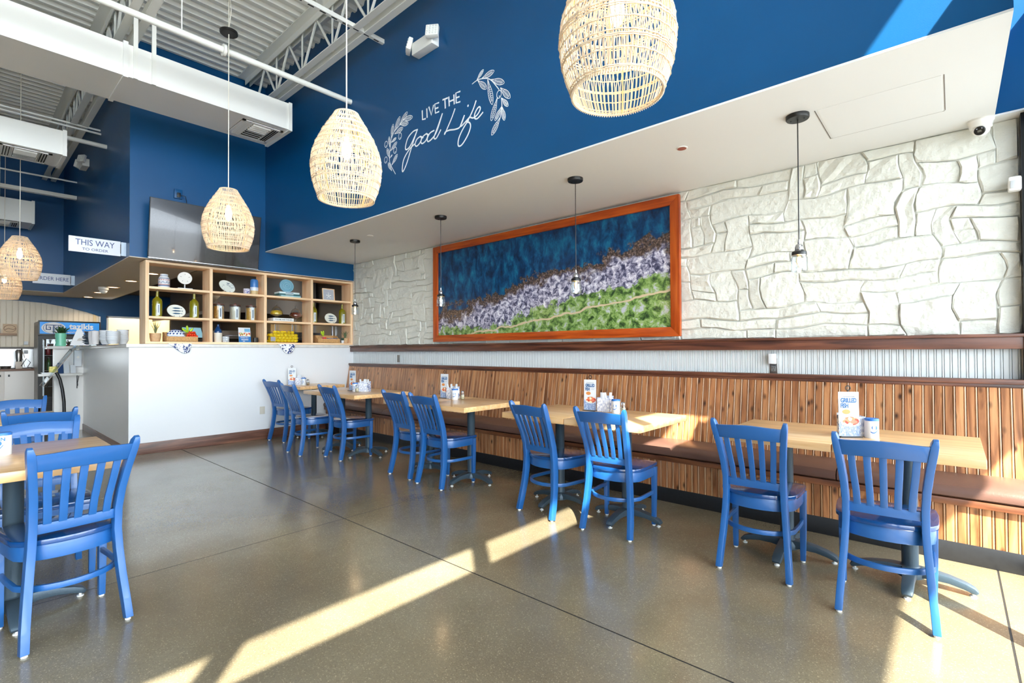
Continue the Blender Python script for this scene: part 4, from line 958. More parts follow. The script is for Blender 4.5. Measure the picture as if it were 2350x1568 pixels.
# ---------------------------------------------------------------- lights and dome in the bulkhead soffit
for k, (x_, y_, lb) in enumerate(((-9.0, 1.98, 'first'), (-10.17, 1.95, 'second'), (-11.38, 1.92, 'third'), (-12.58, 1.90, 'fourth'), (-13.75, 1.90, 'fifth and farthest'), (-8.3, 2.9, 'kitchen-side'))):
    t = T('recessed_light', lb+' round recessed light along the bulkhead soffit', 'ceiling light', (x_, y_, BZ if k < 5 else 2.95), 0, 'recessed lights')
    MB().lathe([(.10, 0), (.10, -.004), (.078, -.008)], 24, cap=False).build('trim_ring', mat('brass_trim', (210, 170, 110), .35, metal=.6), t, smooth=True)
    MB().lathe([(0, -.003), (.079, -.003)], 24, cap=False).build('glowing_lens', panel_glow, t)
    ld = bpy.data.lights.new('downlight', 'SPOT'); ld.energy = 10; ld.spot_size = 2.4; ld.spot_blend = .6; ld.color = (1, .85, .66); ld.shadow_soft_size = .07
    lo = bpy.data.objects.new('downlight', ld); COL.objects.link(lo); lo.parent = t; lo.location = (0, 0, -.02)
t = T('kitchen_fill_lamp', 'added flat round fill lamp on the back kitchen ceiling behind the pass-through', 'ceiling light', (-14.9, 2.95, 2.62))  # unseen fixture added to brighten the room behind the pass-through
MB().lathe([(.15, 0), (.15, -.03), (.12, -.04)], 20).build('lamp_shade', panel_glow, t, smooth=True); MB().lathe([(.16, 0), (.16, -.012)], 20).build('lamp_ring', white_paint, t)
ld = bpy.data.lights.new('kitchen_fill_light', 'POINT'); ld.energy = 22; ld.color = (1, .88, .68); ld.shadow_soft_size = .12
lo = bpy.data.objects.new('kitchen_fill_light', ld); COL.objects.link(lo); lo.parent = t; lo.location = (0, 0, -.15)
t = T('dome_camera', 'white dome camera hanging from the bulkhead soffit', 'camera', (-11.5, 1.80, BZ))
MB().lathe([(.075, 0), (.075, -.05), (.06, -.06)], 22).build('camera_base', duct_white, t, smooth=True); MB().sphere((0, 0, -.06), .06, 18, 10).build('dome', duct_white, t, smooth=True)
t = T('ceiling_panel_light', 'bright rectangular light panel in the kitchen ceiling', 'ceiling light', (-10.4, 3.1, 2.949))
B(-.6, .6, -.3, .3, -.006, 0).build('light_lens', panel_glow, t); B(-.62, .62, -.32, .32, -.002, 0.0005).build('panel_frame', white_paint, t)

# ---------------------------------------------------------------- drinks fridge, cabinets and wall shelf at the back
FX0 = -13.0
t = T('drinks_fridge', 'black glass-door drinks fridge with a blue tazikis header', 'fridge', (FX0, 1.53, 0))
hw = .46
B(-.72, -.03, -hw, hw, .06, 1.60).build('cabinet_back', black, t)
t.children[0].data = B(-.72, -.69, -hw, hw, .06, 1.62).box(-.72, -.03, -hw, -hw+.03, .06, 1.62).box(-.72, -.03, hw-.03, hw, .06, 1.62).box(-.72, -.03, -hw, hw, .06, .36).box(-.72, -.03, -hw, hw, 1.60, 1.88).mesh('cabinet', black)
t.children[0].name = 'cabinet'
B(-.70, -.04, -hw-.004, -hw, .06, 1.87).build('side_panel', mat('fridge_side', (110, 104, 98), .4), t)
hd = B(-.03, 0, -hw, hw, 1.61, 1.90).build('header_box', black, t, bevel=.004)
B(0, .006, -hw+.02, hw-.02, 1.645, 1.872).build('header_sign', mat('header_blue', (16, 120, 196), .35, emit=.25), t)
def ellipse_plate(y_, z_, ry, rz_, x_, m_, name, n_=32):
    return MB().add([(x_, y_+ry*math.cos(2*PI*k/n_), z_+rz_*math.sin(2*PI*k/n_)) for k in range(n_)], [tuple(range(n_))]).build(name, m_, t)
ellipse_plate(-.245, 1.758, .175, .112, .0065, white_m, 'emblem_rim'); ellipse_plate(-.245, 1.758, .150, .108, .0068, navy, 'emblem_ring'); ellipse_plate(-.245, 1.758, .143, .105, .0071, white_m, 'emblem_disc')
mb = MB()
def gk(pts, w_=.014):
    for (a, b), (c, d) in zip(pts, pts[1:]):
        mb.box(.0072, .0078, -.245+min(a, c)-w_/2, -.245+max(a, c)+w_/2, 1.758+min(b, d)-w_/2, 1.758+max(b, d)+w_/2)
gk([(0, -.10), (0, .055), (-.105, .055), (-.105, -.03), (-.045, -.03), (-.045, .015), (-.07, .015)]); gk([(.0, .055), (.105, .055), (.105, -.02), (.045, -.02), (.045, .02), (.072, .02)])
gk([(-.012, -.10), (-.012, .03)], .004); gk([(.018, -.10), (.018, .05)], .008)
mb.build('key_emblem', navy, t)
text('header_lettering', 'tazikis', .155, white_m, t, (.008, .165, 1.79), FX, sx=.95, bold=.005)
text('header_lettering', 'MEDITERRANEAN CAFE', .042, white_m, t, (.008, .17, 1.675), FX, sx=1.05, bold=.001)
for z in (.62, .93, 1.22): B(-.66, -.06, -hw+.03, hw-.03, z, z+.012).build('wire_shelf', chrome, t)
fr = B(-.028, .012, -hw, -hw+.06, .36, 1.60).box(-.028, .012, hw-.06, hw, .36, 1.60).box(-.028, .012, -hw+.06, hw-.06, .36, .43).box(-.028, .012, -hw+.06, hw-.06, 1.54, 1.60).build('door', black, t)
B(-.012, -.006, -hw+.06, hw-.06, .43, 1.54).build('door_glass', clear, fr)
mb = MB()
for k in range(7): mb.box(0, .01, -hw+.04, hw-.04, .10+k*.034, .118+k*.034)
mb.build('vent_grille', mat('grille_grey', (34, 34, 36), .4), t)['kind'] = 'stuff'
glow_strip = B(-.06, -.045, -hw+.07, -hw+.09, .45, 1.52).build('inside_light', mat('fridge_tube', (200, 205, 210), .5, emit=.3), t)
def bottle(x, y, z, r_, h_, m_, name, label, group, cap=None, cat='bottle'):
    t_ = T(name, label, cat, (x, y, z), 0, group)
    MB().lathe([(r_*.9, 0), (r_, .006), (r_, h_*.58), (r_*.8, h_*.68), (r_*.36, h_*.78), (r_*.33, h_*.93)], 14).build('bottle_body', m_, t_, smooth=True)
    MB().lathe([(r_*.4, h_*.92), (r_*.4, h_)], 10).build('bottle_cap', cap or chrome, t_)
    return t_
gb = mat('green_bottle', (30, 120, 40), .15, coat=.5); yb = mat('amber_bottle', (210, 180, 30), .2); rb_ = mat('red_bottle', (150, 30, 40), .2)
g0 = bottle(-13.25, 1.16, .942-.01+.0, .032, .25, gb, 'drink_bottle', 'green drink bottle on the upper fridge shelf', 'bottles in the fridge')
ORD = ['lowest', 'second', 'third', 'fourth', 'fifth', 'sixth', 'seventh', 'eighth', 'ninth', 'tenth', 'eleventh', 'twelfth']
for k in range(1, 9): dup(g0, (-13.22-(k % 2)*.09, 1.16+k*.085, .942), None, ORD[k]+' green drink bottle from the left on the upper fridge shelf')
g0['label'] = 'leftmost green drink bottle on the upper fridge shelf'
g0.location.z = .942
r0 = bottle(-13.2, 1.14, 1.232, .036, .22, rb_, 'drink_bottle', 'dark red drink container on the top fridge shelf', 'red drinks in the fridge')
for k in range(1, 5): dup(r0, (-13.2, 1.14+k*.09, 1.232), None, ORD[k]+' dark red drink container from the left on the top fridge shelf')
r0['label'] = 'leftmost dark red drink container on the top fridge shelf'
y0_ = bottle(-13.2, 1.60, 1.232, .03, .24, yb, 'drink_bottle', 'yellow drink bottle on the top fridge shelf', 'yellow drinks in the fridge')
dup(y0_, (-13.2, 1.68, 1.232), None, 'middle yellow drink bottle on the top fridge shelf'); dup(y0_, (-13.2, 1.76, 1.232), None, 'right yellow drink bottle on the top fridge shelf'); y0_['label'] = 'left yellow drink bottle on the top fridge shelf'
t = T('base_cabinet', 'white two-door cabinet with brown top at the far left', 'cabinet', (-13.62, .56, 0))
B(-.52, -.02, -1.4, .52, 0, .93).build('body', mat('cabinet_white', (226, 218, 210), .4), t)
for k, (a, b) in enumerate(((-.88, -.405), (-.395, .085), (.095, .515))):
    d_ = B(-.02, 0, a, b, .08, .92).build('door', MATS['cabinet_white'], t, bevel=.003)
    yy = (b-.05) if k % 2 == 1 else (a+.06); B(0, .02, yy-.012, yy+.012, .82, .86).build('latch', black, d_)
B(-.54, .03, -1.42, .54, .93, .968).build('worktop', mat('brown_worktop', (132, 100, 82), .4), t, bevel=.003)
t = T('steel_backsplash', 'shiny steel panel on the wall above the white cabinet', 'panel', (XB+.005, .3, 1.0))
B(0, .01, -1.2, .80, -.02, .36).build('panel_sheet', mat('bright_steel', (215, 215, 215), .25, metal=.7), t); B(0, .05, -1.2, .86, .36, .40).build('top_ledge', mat('grey_ledge', (100, 92, 86), .5), t)
MB().tube([(.03, .62, .0), (.03, .62, .36)], .01, 6).build('wall_conduit', black, t)
for k, (y_, nm, lb) in enumerate(((.82, 'coffee_grinder', 'grey dispenser on the white back cabinet'),)):
    t = T('drink_mixer', 'grey and clear mixer with a cord on the white back cabinet', 'mixer', (-13.8, .86, .968))
    B(-.06, .06, -.05, .05, 0, .14).build('mixer_base', mat('mixer_beige', (200, 186, 170), .4), t, bevel=.01)
    MB().lathe([(.04, .14), (.05, .22), (.055, .34), (.03, .38)], 16).build('mixer_jar', brushed, t, smooth=True)
    MB().tube([(.06, .03, .05), (.1, .10, .20), (.08, .16, .12), (.06, .12, .03), (.05, .2, .01)], .007, 6).build('cord', black, t)
t = T('steel_pan', 'low steel pan beside the mixer on the back cabinet', 'pan', (-13.85, .68, .968)); MB().lathe([(.07, 0), (.08, .05), (.085, .055)], 18).build('pan_body', brushed, t, smooth=True); MB().tube([(0, -.08, .05), (0, -.2, .06)], .008, 6).build('pan_handle', black, t)
t = T('wall_shelf', 'short brown shelf on the cream beadboard at far left', 'shelf', (XB-.04, .55, 1.66))
B(0, .14, -.6, .30, -.03, .012).build('shelf_board', mat('brown_shelf_wood', (166, 136, 112), .5), t, bevel=.003)
t = T('carved_plaque', 'tan wooden board with a round fish drawing on the far wall shelf', 'plaque', (XB+.03, .75, 1.672)); t.rotation_euler = (0, -.12, 0)
pl_ = B(0, .015, -.10, .10, 0, .19).build('board', mat('tan_board', (206, 178, 146), .6), t)
MB().tube([(.018, .085*math.cos(a), .095+.07*math.sin(a)) for a in [2*PI*k/24 for k in range(24)]], .003, 5, closed=True).build('fish_outline', rail_wood, t)
MB().tube([(.018, -.07, .07), (.018, -.02, .10), (.018, .05, .075), (.018, .08, .1)], .0035, 5).build('fish_outline', rail_wood, t)
t = T('lettered_mug', 'white mug with blue marks on the far wall shelf', 'mug', (XB+.04, .58, 1.672)); MB().lathe([(.035, 0), (.04, .01), (.04, .09)], 16).build('mug_body', white_m, t, smooth=True); B(.039, .0415, -.02, .02, .02, .035).box(.039, .0415, -.02, .02, .05, .065).build('blue_marks', navy, t)
for k, z in enumerate((1.48, 1.30)):
    t = T('fridge_plug', ('upper', 'lower')[k]+' white plug with a cord beside the fridge', 'plug', (XB+.0, .985, z), 0, 'plugs beside the fridge')
    B(0, .05, -.03, .03, -.035, .035).build('plug_body', white_m, t, bevel=.006); MB().tube([(.03, -.03, -.02), (.03, -.08, -.06), (.03, -.05, -.14), (.02, -.02, -.3)], .005, 5).build('cord', cord_white, t)

# ---------------------------------------------------------------- counter end: ledge, dispenser, sneeze guard, stacks
EX = XL-3.22
t = T('bracket_shelf', 'small white ledge on scrolled black brackets at the counter end', 'shelf', (EX, 1.2, .91))
B(0, .20, -.32, .20, 0, .035).build('ledge_board', marble, t, bevel=.003)
for yy in (-.20, .16):
    pts_ = [(.004, yy, 0), (.004, yy, -.22)]
    b_ = MB().tube(pts_, .006, 6)
    sc_ = [(.17-.16*(k/14.)**1.3+.0, yy, -.01-.15*(k/14.)) for k in range(12)]+[(.045+.03*math.cos(a)*(1-a/9), yy, -.165+.03*math.sin(a)*(1-a/9)) for a in [k*.6 for k in range(10)]]
    b_.tube(sc_, .005, 6).build('scroll_bracket', black, t)
for k, (yy, hh_, m_, lb) in enumerate(((.02, .20, white_m, 'tall white leaflet holder on the bracket ledge'), (-.05, .17, navy, 'navy menu leaflet standing on the bracket ledge'), (.10, .13, white_m, 'short white leaflet at the right of the bracket ledge'))):
    o = B(-.004, .004, -.035, .035, 0, hh_).build('leaflet', m_, None, loc=(EX+.10, 1.2+yy, .947), rot=(0, -.12, .3)); tag(o, lb, 'leaflet', 'leaflets on the bracket ledge')
o = B(-.07, .07, -.07, .07, 0, .02).build('paper_stack', white_m, None, loc=(EX+.10, .99, .947)); tag(o, 'low stack of white papers on the left of the bracket ledge', 'papers')
o = B(-.05, .05, -.05, .05, 0, .09).build('candy_box', mat('candy_yellow', (226, 214, 120), .5, noise=.4, nscale=40), None, loc=(EX+.10, 1.06, .969), bevel=.008); tag(o, 'small pale yellow box on the papers of the bracket ledge', 'box')
t = T('soap_dispenser', 'white wall dispenser on the counter end panel', 'dispenser', (EX, 1.36, 1.19))
B(0, .09, -.05, .05, -.14, .13).build('dispenser_body', white_m, t, bevel=.018); B(.02, .05, -.02, .02, .13, .20).build('dispenser_top', brushed, t); B(.091, .093, -.012, .012, -.0, .03).build('dispenser_badge', brushed, t)
t = T('sneeze_guard', 'tilted glass guard on a curved black post at the counter end', 'guard', (-10.55, 1.1, 0))
path = [(0, .06, 0), (0, .075, .25), (0, .07, .5), (0, .05, .70), (0, .02, .86), (0, -.02, .97)]
MB().tube(path, .022, 12).build('curved_post', black, t, smooth=True)
gm = Matrix.Translation((0, .03, 1.12)) @ Matrix.Rotation(math.radians(-32), 4, 'X')
B(-.22, .22, -.004, .004, -.42, .40).xf(gm).build('guard_glass', glass('guard_glass', (225, 232, 236), .05), t)
B(-.222, -.217, -.005, .005, -.42, .40).box(.217, .222, -.005, .005, -.42, .40).xf(gm).build('guard_edge', dark_steel, t)
t = T('plant_vase', 'mint green ribbed vase with leafy sprigs on the counter end', 'vase', (-10.86, 1.16, 1.386))
MB().lathe([(.065, 0), (.07, .03), (.062, .06), (.07, .09), (.062, .12), (.072, .16), (.068, .21)], 20).build('vase_body', mat('mint_glaze', (118, 200, 170), .3), t, smooth=True)
mb = MB(); rr = random.Random(5)
for k in range(26):
    a = rr.uniform(0, 6.28); e = rr.uniform(.05, .13); z1 = .21+rr.uniform(.02, .13); c_ = Vector((e*math.cos(a), e*math.sin(a), z1)); b_ = Vector((.02*math.cos(a), .02*math.sin(a), .19))
    n2 = Vector((-math.sin(a), math.cos(a), .2))*.018; m_ = (b_+c_)/2+Vector((0, 0, .02)); mb.add([b_, m_+n2, c_, m_-n2], [(0, 1, 2, 3)])
mb.build('leaves', mat('dark_leaf', (34, 72, 30), .5), t)['kind'] = 'stuff'
t = T('card_display', 'white triangular card display on the counter end', 'display', (-9.75, 1.25, 1.386))
mb = MB().add([(0, -.11, 0), (0, .11, 0), (0, .02, .24), (0, -.03, .24), (.02, -.11, 0), (.02, .11, 0), (.02, .02, .24), (.02, -.03, .24)], [(0, 1, 2, 3), (7, 6, 5, 4), (0, 4, 5, 1), (1, 5, 6, 2), (2, 6, 7, 3), (3, 7, 4, 0)]); mb.build('display_card', white_m, t)
MB().add([(.022, .005+.035*math.cos(a), .07+.04*math.sin(a)) for a in [PI*k/10 for k in range(11)]], [tuple(range(11))]).build('arch_mark', brushed, t)
cr = mat('dark_check_paper', (96, 112, 128), .7, noise=.5, nscale=60); cr2 = mat('kraft_paper', (206, 180, 160), .7)
for k in range(12):
    mb = MB(); n_ = 18; rr = random.Random(k)
    ring1 = [(.105*math.cos(2*PI*q/n_)*rr.uniform(.85, 1.15), .105*math.sin(2*PI*q/n_)*rr.uniform(.85, 1.15), .012+rr.uniform(-.006, .012)) for q in range(n_)]
    mb.add(ring1+[(x_*.7, y_*.7, 0) for x_, y_, z_ in ring1], [(q, (q+1) % n_, n_+(q+1) % n_, n_+q) for q in range(n_)]+[tuple(range(n_, 2*n_))])
    o = mb.build('basket_liner', cr if k < 11 else cr2, None, loc=(-8.82, 1.27, 1.388+k*.0155)); tag(o, 'dark checked paper food liner, '+ORD[k]+' up in the stack' if k < 11 else 'pinkish crumpled paper on top of the liner stack', 'liner', 'stacked basket liners' if k < 11 else None)
bowl = MB().lathe([(.040, 0), (.062, .05), (.066, .052), (.066, .058), (.058, .056)], 18).mesh('takeout_bowl', white_m, True)
clearcup = MB().lathe([(.034, 0), (.045, .10), (.047, .104)], 16).mesh('plastic_cup', mat('milky_plastic', (226, 222, 222), .25), True)
for x_, n_, lb in ((-7.83, 7, 'third'), (-7.68, 8, 'second')):
    pass
for si, (x_, y_, n_, lb) in enumerate(((-8.02, 1.28, 8, 'leftmost bowl stack on the counter'), (-7.89, 1.34, 7, 'front bowl stack beside the shelf unit'), (-7.74, 1.30, 7, 'bowl stack touching the shelf unit'), (-8.06, 1.46, 9, 'rear tallest bowl stack on the counter'))):
    for k in range(n_):
        o = bpy.data.objects.new('takeout_bowl', bowl); COL.objects.link(o); o.location = (x_, y_, 1.386+k*.0165); tag(o, ORD[k]+' bowl up in the '+lb, 'bowl', 'bowls in the '+lb)
for si, (x_, y_) in enumerate(((-8.30, 1.22), (-8.22, 1.33), (-8.42, 1.34), (-8.50, 1.22))):
    for k in range(5):
        o = bpy.data.objects.new('plastic_cup', clearcup); COL.objects.link(o); o.location = (x_, y_, 1.386+k*.017); tag(o, ORD[k]+' '+('cloudy plastic cup in the front cup stack', 'cloudy plastic cup in the cup stack nearest the bowls', 'cloudy plastic cup in the rear cup stack', 'cloudy plastic cup in the stack beside the liners')[si], 'cup', 'cup stack %s' % ('front', 'nearest the bowls', 'rear', 'beside the liners')[si])

# ---------------------------------------------------------------- things in the shelf unit (front face at x = XL)
def at(y, z, dx=-.12): return (XL+dx, y, z)
t = T('patterned_jar', 'white lidded jar with red and navy bands, top left cubby', 'jar', at(1.83, F1))
MB().lathe([(.060, 0), (.063, .01), (.064, .12), (.050, .145), (.044, .15), (.046, .18)], 24).build('jar_body', white_m, t, smooth=True)
for z0, z1, m_ in ((.022, .034, 'navy'), (.04, .047, 'red'), (.118, .125, 'navy'), (.158, .163, 'navy')):
    r_ = .0648 if z0 < .12 else .047; MB().lathe([(r_, z0), (r_, z1)], 24, cap=False).build('painted_band', navy if m_ == 'navy' else mat('brick_red', (178, 80, 60), .5), t, smooth=True)
mb = MB(); mb2 = MB()
for k in range(9):
    a = 2*PI*k/9; p_ = lambda aa, zz: (.0652*math.cos(aa), .0652*math.sin(aa), zz)
    mb.add([p_(a, .052), p_(a+.18, .066), p_(a+.28, .088), p_(a+.08, .074)], [(0, 1, 2, 3)]); mb.add([p_(a+.58, .052), p_(a+.40, .066), p_(a+.30, .088), p_(a+.5, .074)], [(0, 1, 2, 3)])
    mb2.add([p_(a+.05, .093), p_(a+.17, .093), p_(a+.17, .114), p_(a+.05, .114)], [(0, 1, 2, 3)]); mb2.add([p_(a+.38, .093), p_(a+.50, .093), p_(a+.50, .114), p_(a+.38, .114)], [(0, 1, 2, 3)])
mb.build('navy_leaves', navy, t); mb2.build('red_bars', MATS['brick_red'], t)
def disc_x(t_, name, y, z, ry, rz_, th, m_, tilt=0, rotz=0, n_=36, x=0):
    mb = MB(); v = []
    for xx, k_ in ((-th/2, .97), (0, 1), (th/2, .97), (th/2-.001, .9)):
        v.append([(xx, k_*(ry*math.cos(a)*math.cos(tilt)-rz_*math.sin(a)*math.sin(tilt)), k_*(ry*math.cos(a)*math.sin(tilt)+rz_*math.sin(a)*math.cos(tilt))) for a in [2*PI*k/n_ for k in range(n_)]])
    vs = sum(v, []); fs = [(i*n_+k, i*n_+(k+1) % n_, (i+1)*n_+(k+1) % n_, (i+1)*n_+k) for i in range(3) for k in range(n_)]+[tuple(range(n_)), tuple(range(3*n_, 4*n_))]
    o = mb.add(vs, fs).build(name, m_, t_, smooth=True); o.location = (x, y, z); return o
t = T('sand_dollar_ornament', 'white round sand dollar ornament on a stand, top left cubby', 'ornament', at(2.06, F1, -.10))
B(-.035, .035, -.085, .085, 0, .016).build('stand_base', white_m, t, bevel=.002); MB().tube([(0, 0, .014), (0, 0, .07)], .007, 8).build('stand_stem', white_m, t)
disc_x(t, 'sand_dollar', 0, .152, .086, .083, .022, mat('sand_dollar_white', (232, 230, 224), .7))
mb = MB()
for k in range(5):
    a = PI/2+2*PI*k/5; c_, s_ = math.cos(a), math.sin(a); mb.add([(.0125, c_*.042-s_*.004, .152+s_*.042+c_*.004), (.0125, c_*.042+s_*.004, .152+s_*.042-c_*.004), (.0125, c_*.060+s_*.003, .152+s_*.060-c_*.003), (.0125, c_*.060-s_*.003, .152+s_*.060+c_*.003)], [(0, 1, 2, 3)])
mb.build('petal_slits', brushed, t)
t = T('oval_plate', 'oval white plate with grey sea drawings on a small easel, second top cubby', 'plate', at(2.585, F1, -.10)); t.rotation_euler = (0, -.15, 0)
disc_x(t, 'plate_body', 0, .092, .112, .078, .014, mat('sea_drawing', (214, 220, 214), .3), tilt=-.55)
mb = MB(); rr = random.Random(11)
for k in range(16):
    a = rr.uniform(0, 6.28); q_ = rr.uniform(.02, .07); y_, z_ = q_*1.2*math.cos(a), .092+q_*.9*math.sin(a); mb.tube([(.0085, y_, z_), (.0085, y_+rr.uniform(-.03, .03), z_+rr.uniform(-.02, .02)), (.0085, y_+rr.uniform(-.03, .03), z_+rr.uniform(-.02, .02))], .0015, 4)
mb.build('sea_drawing', mat('ink_blue_grey', (70, 84, 120), .5), t)
for s_ in (-.03, .03): MB().tube([(-.03, s_, 0), (.015, s_, .002), (.017, s_, .02)], .002, 5).build('easel_hook', black, t)
cup_pat = pat_mat('lattice_cup', (228, 226, 234), (90, 90, 160), 60, .3)
t = T('small_cup', 'small white cup with a blue lattice pattern, second top cubby', 'cup', at(2.845, F1, -.10)); MB().lathe([(.040, 0), (.044, .005), (.046, .078), (.043, .08), (.041, .02)], 22).build('cup_body', cup_pat, t, smooth=True)
t = T('blue_vase', 'tall vase fading from blue to tan, second top cubby', 'vase', at(2.955, F1, -.12))
MB().lathe([(.050, 0), (.054, .01), (.055, .06)], 24).build('tan_base', mat('tan_glaze', (206, 178, 130), .4), t, smooth=True); MB().lathe([(.055, .06), (.055, .11)], 24, cap=False).build('white_band', mat('pale_glaze', (210, 220, 236), .3), t, smooth=True)
MB().lathe([(.055, .11), (.055, .19), (.048, .222), (.034, .232), (.030, .228)], 24, cap=False).build('blue_top', mat('blue_glaze', (58, 118, 186), .25), t, smooth=True)
t = T('swirl_plate', 'turquoise scalloped plate with a spiral on stacked books', 'plate', at(3.43, F1+.075, -.10)); t.rotation_euler = (0, -.12, 0)
disc_x(t, 'plate_body', 0, .104, .112, .104, .016, mat('turquoise_glaze', (92, 150, 178), .25))
for k, r_ in enumerate((.018, .036, .054, .073, .093)): MB().tube([(.010, r_*1.05*math.cos(a), .104+r_*math.sin(a)) for a in [2*PI*q/28 for q in range(28)]], .0042 if k % 2 else .006, 6, closed=True).build('spiral_ridge', mat('pale_turquoise', (150, 196, 214), .25), t, smooth=True)
bk = ((.028, 'white book with teal lettering, top of the stack under the spiral plate', (222, 238, 240), -.155, .155, .046), (.022, 'dark teal book, middle of the stack under the spiral plate', (40, 104, 112), -.158, .165, .024), (.022, 'pale teal book, bottom of the stack under the spiral plate', (160, 206, 212), -.13, .175, 0))
for th, lb, c_, a, b, z in bk:
    t = T('book', lb, 'book', at(3.43, F1+z, -.11), 0, 'books under the spiral plate'); B(-.08, .10, a, b, 0, th-.001).build('cover', mat('cover_%d' % c_[0], c_, .4), t, bevel=.002)
    B(-.078, .098, b-.004, b+.0015, .003, th-.004).build('pages', white_m, t); B(.1005, .1012, -.06, .06, th*.35, th*.65).build('spine_print', white_m if c_[0] < 200 else teal, t)
t = T('starfish_frame', 'small wooden frame with striped starfish print, top right cubby', 'picture', at(4.13, F1, -.12)); t.rotation_euler = (0, -.1, 0)
a_, h_ = .107, .20
B(-.008, .008, -a_, -a_+.012, 0, h_).box(-.008, .008, a_-.012, a_, 0, h_).box(-.008, .008, -a_+.012, a_-.012, 0, .012).box(-.008, .008, -a_+.012, a_-.012, h_-.012, h_).build('frame', shelf_wood, t); B(-.006, .002, -a_+.01, a_-.01, .01, h_-.01).build('print', white_m, t)
mb = MB()
for k in range(8): mb.box(.0022, .003, -a_+.02, a_-.02, .022+k*.021, .030+k*.021)
mb.build('blue_stripes', mat('stripe_blue', (86, 106, 140), .5), t)
mb = MB()
for k in range(5):
    a = PI/2+2*PI*k/5; mb.add([(.0035, .016*math.cos(a+.63), .075+.016*math.sin(a+.63)), (.0035, .075*math.cos(a), .085+.07*math.sin(a)), (.0035, .016*math.cos(a-.63), .075+.016*math.sin(a-.63)), (.0035, 0, .075)], [(0, 1, 2, 3)])
mb.build('starfish', white_m, t)
oil_glass = mat('olive_oil_bottle', (150, 142, 18), .12, coat=.6); oil_glass.node_tree.nodes['Principled BSDF'].inputs['Transmission Weight'].default_value = .35
paper = mat('bottle_label_paper', (214, 222, 226), .5)
def oil(y, z, label, dark=False):
    t = T('oil_bottle', label, 'bottle', at(y, z, -.11), 0, 'olive oil bottles on the shelves')
    MB().lathe([(.050, 0), (.056, .006), (.056, .20), (.048, .228), (.024, .25), (.017, .262)], 24).build('bottle_body', oil_glass, t, smooth=True)
    MB().lathe([(.017, .26), (.0145, .30), (.0155, .335)], 16).build('bottle_neck', oil_glass, t, smooth=True)
    MB().lathe([(.0165, .325), (.0165, .342), (.010, .345)], 14).build('cork', mat('cork', (120, 96, 60), .7), t)
    mb = MB(); P_ = [-.30+.60*k/6 for k in range(7)]
    for a0, a1 in zip(P_, P_[1:]): mb.add([(.0568*math.cos(a0), .0568*math.sin(a0), .02), (.0568*math.cos(a1), .0568*math.sin(a1), .02), (.0568*math.cos(a1), .0568*math.sin(a1), .165), (.0568*math.cos(a0), .0568*math.sin(a0), .165)], [(0, 1, 2, 3)])
    mb.build('paper_label', paper, t); mb = B(.0572, .0578, -.004, .004, .05, .15).build('label_print', mat('label_ink', (90, 104, 120), .5), t)
oil(1.755, F2, 'green-gold oil bottle at the left end of the middle shelf')
oil(2.175, F2, 'green-gold oil bottle right of the first fish plate')
oil(3.862, F2, 'dark oil bottle half hidden behind the last divider')
oil(4.365, F2, 'green-gold oil bottle at the right end of the middle shelf')
fishm = mat('fish_blue', (58, 92, 116), .5)
def fishplate(y, label):
    t = T('fish_plate', label, 'plate', at(y, F2, -.09), 0, 'three-fish plates'); t.rotation_euler = (0, -.14, 0)
    disc_x(t, 'plate_body', 0, .086, .108, .084, .014, mat('fish_plate_white', (222, 222, 212), .35), tilt=-.18)
    for k in range(3):
        z0 = .122-.036*k; x_ = .0085; L2 = .052+.006*k*(2-k)
        MB().add([(x_, -L2, z0), (x_, -L2*.3, z0+.011), (x_, L2*.5, z0+.008), (x_, L2, z0+.001), (x_, L2*1.25, z0+.009), (x_, L2*1.2, z0-.009), (x_, L2, z0-.001), (x_, L2*.5, z0-.008), (x_, -L2*.3, z0-.010)], [tuple(range(9))]).build('painted_fish', fishm, t)
    for s_ in (-.03, .03): MB().tube([(-.03, s_, 0), (.015, s_, .002), (.017, s_, .022)], .002, 5).build('easel_hook', black, t)
fishplate(1.965, 'white plate with three blue fish in the left middle cubby')
fishplate(4.155, 'white plate with three blue fish in the right middle cubby')
def drygoods(y, c_, label, r_=.068, sc=90):
    t = T('storage_jar', label, 'jar', at(y, F2, -.12), 0, 'labelled dry goods jars')
    MB().lathe([(r_, 0), (r_+.002, .006), (r_+.002, .195), (r_-.004, .202)], 26).build('jar_glass', clear, t, smooth=True)
    MB().lathe([(r_-.004, .005), (r_-.004, .18)], 24).build('dry_fill', c_, t, smooth=True)
    MB().lathe([(r_+.003, .198), (r_+.004, .205), (r_+.004, .214), (.02, .218)], 26).build('jar_lid', mat('jar_lid_brown', (86, 52, 40), .4), t, smooth=True)
    MB().tube([(0, -.012, .215), (0, 0, .236), (0, .012, .215)], .006, 6).build('lid_toggle', mat('leather_red', (120, 40, 30), .5), t)
    mb = MB(); P_ = [-.32+.64*k/6 for k in range(7)]; q_ = r_+.003
    for a0, a1 in zip(P_, P_[1:]): mb.add([(q_*math.cos(a0), q_*math.sin(a0), .002), (q_*math.cos(a1), q_*math.sin(a1), .002), (q_*math.cos(a1), q_*math.sin(a1), .185), (q_*math.cos(a0), q_*math.sin(a0), .185)], [(0, 1, 2, 3)])
    mb.build('paper_label', paper, t); B(q_+.0005, q_+.001, -.007, .007, .03, .15).build('label_print', MATS['label_ink'], t)
drygoods(2.48, mat('pasta_fill', (200, 140, 60), .6, noise=.5, nscale=60), 'jar of orange pasta with a brown lid, first of the three jars')
drygoods(2.695, mat('cream_fill', (212, 200, 176), .7, noise=.08, nscale=120), 'jar of pale grain, middle of the three jars')
drygoods(2.91, mat('corn_fill', (206, 150, 50), .6, noise=.4, nscale=110), 'jar of yellow-orange grain, last of the three jars')
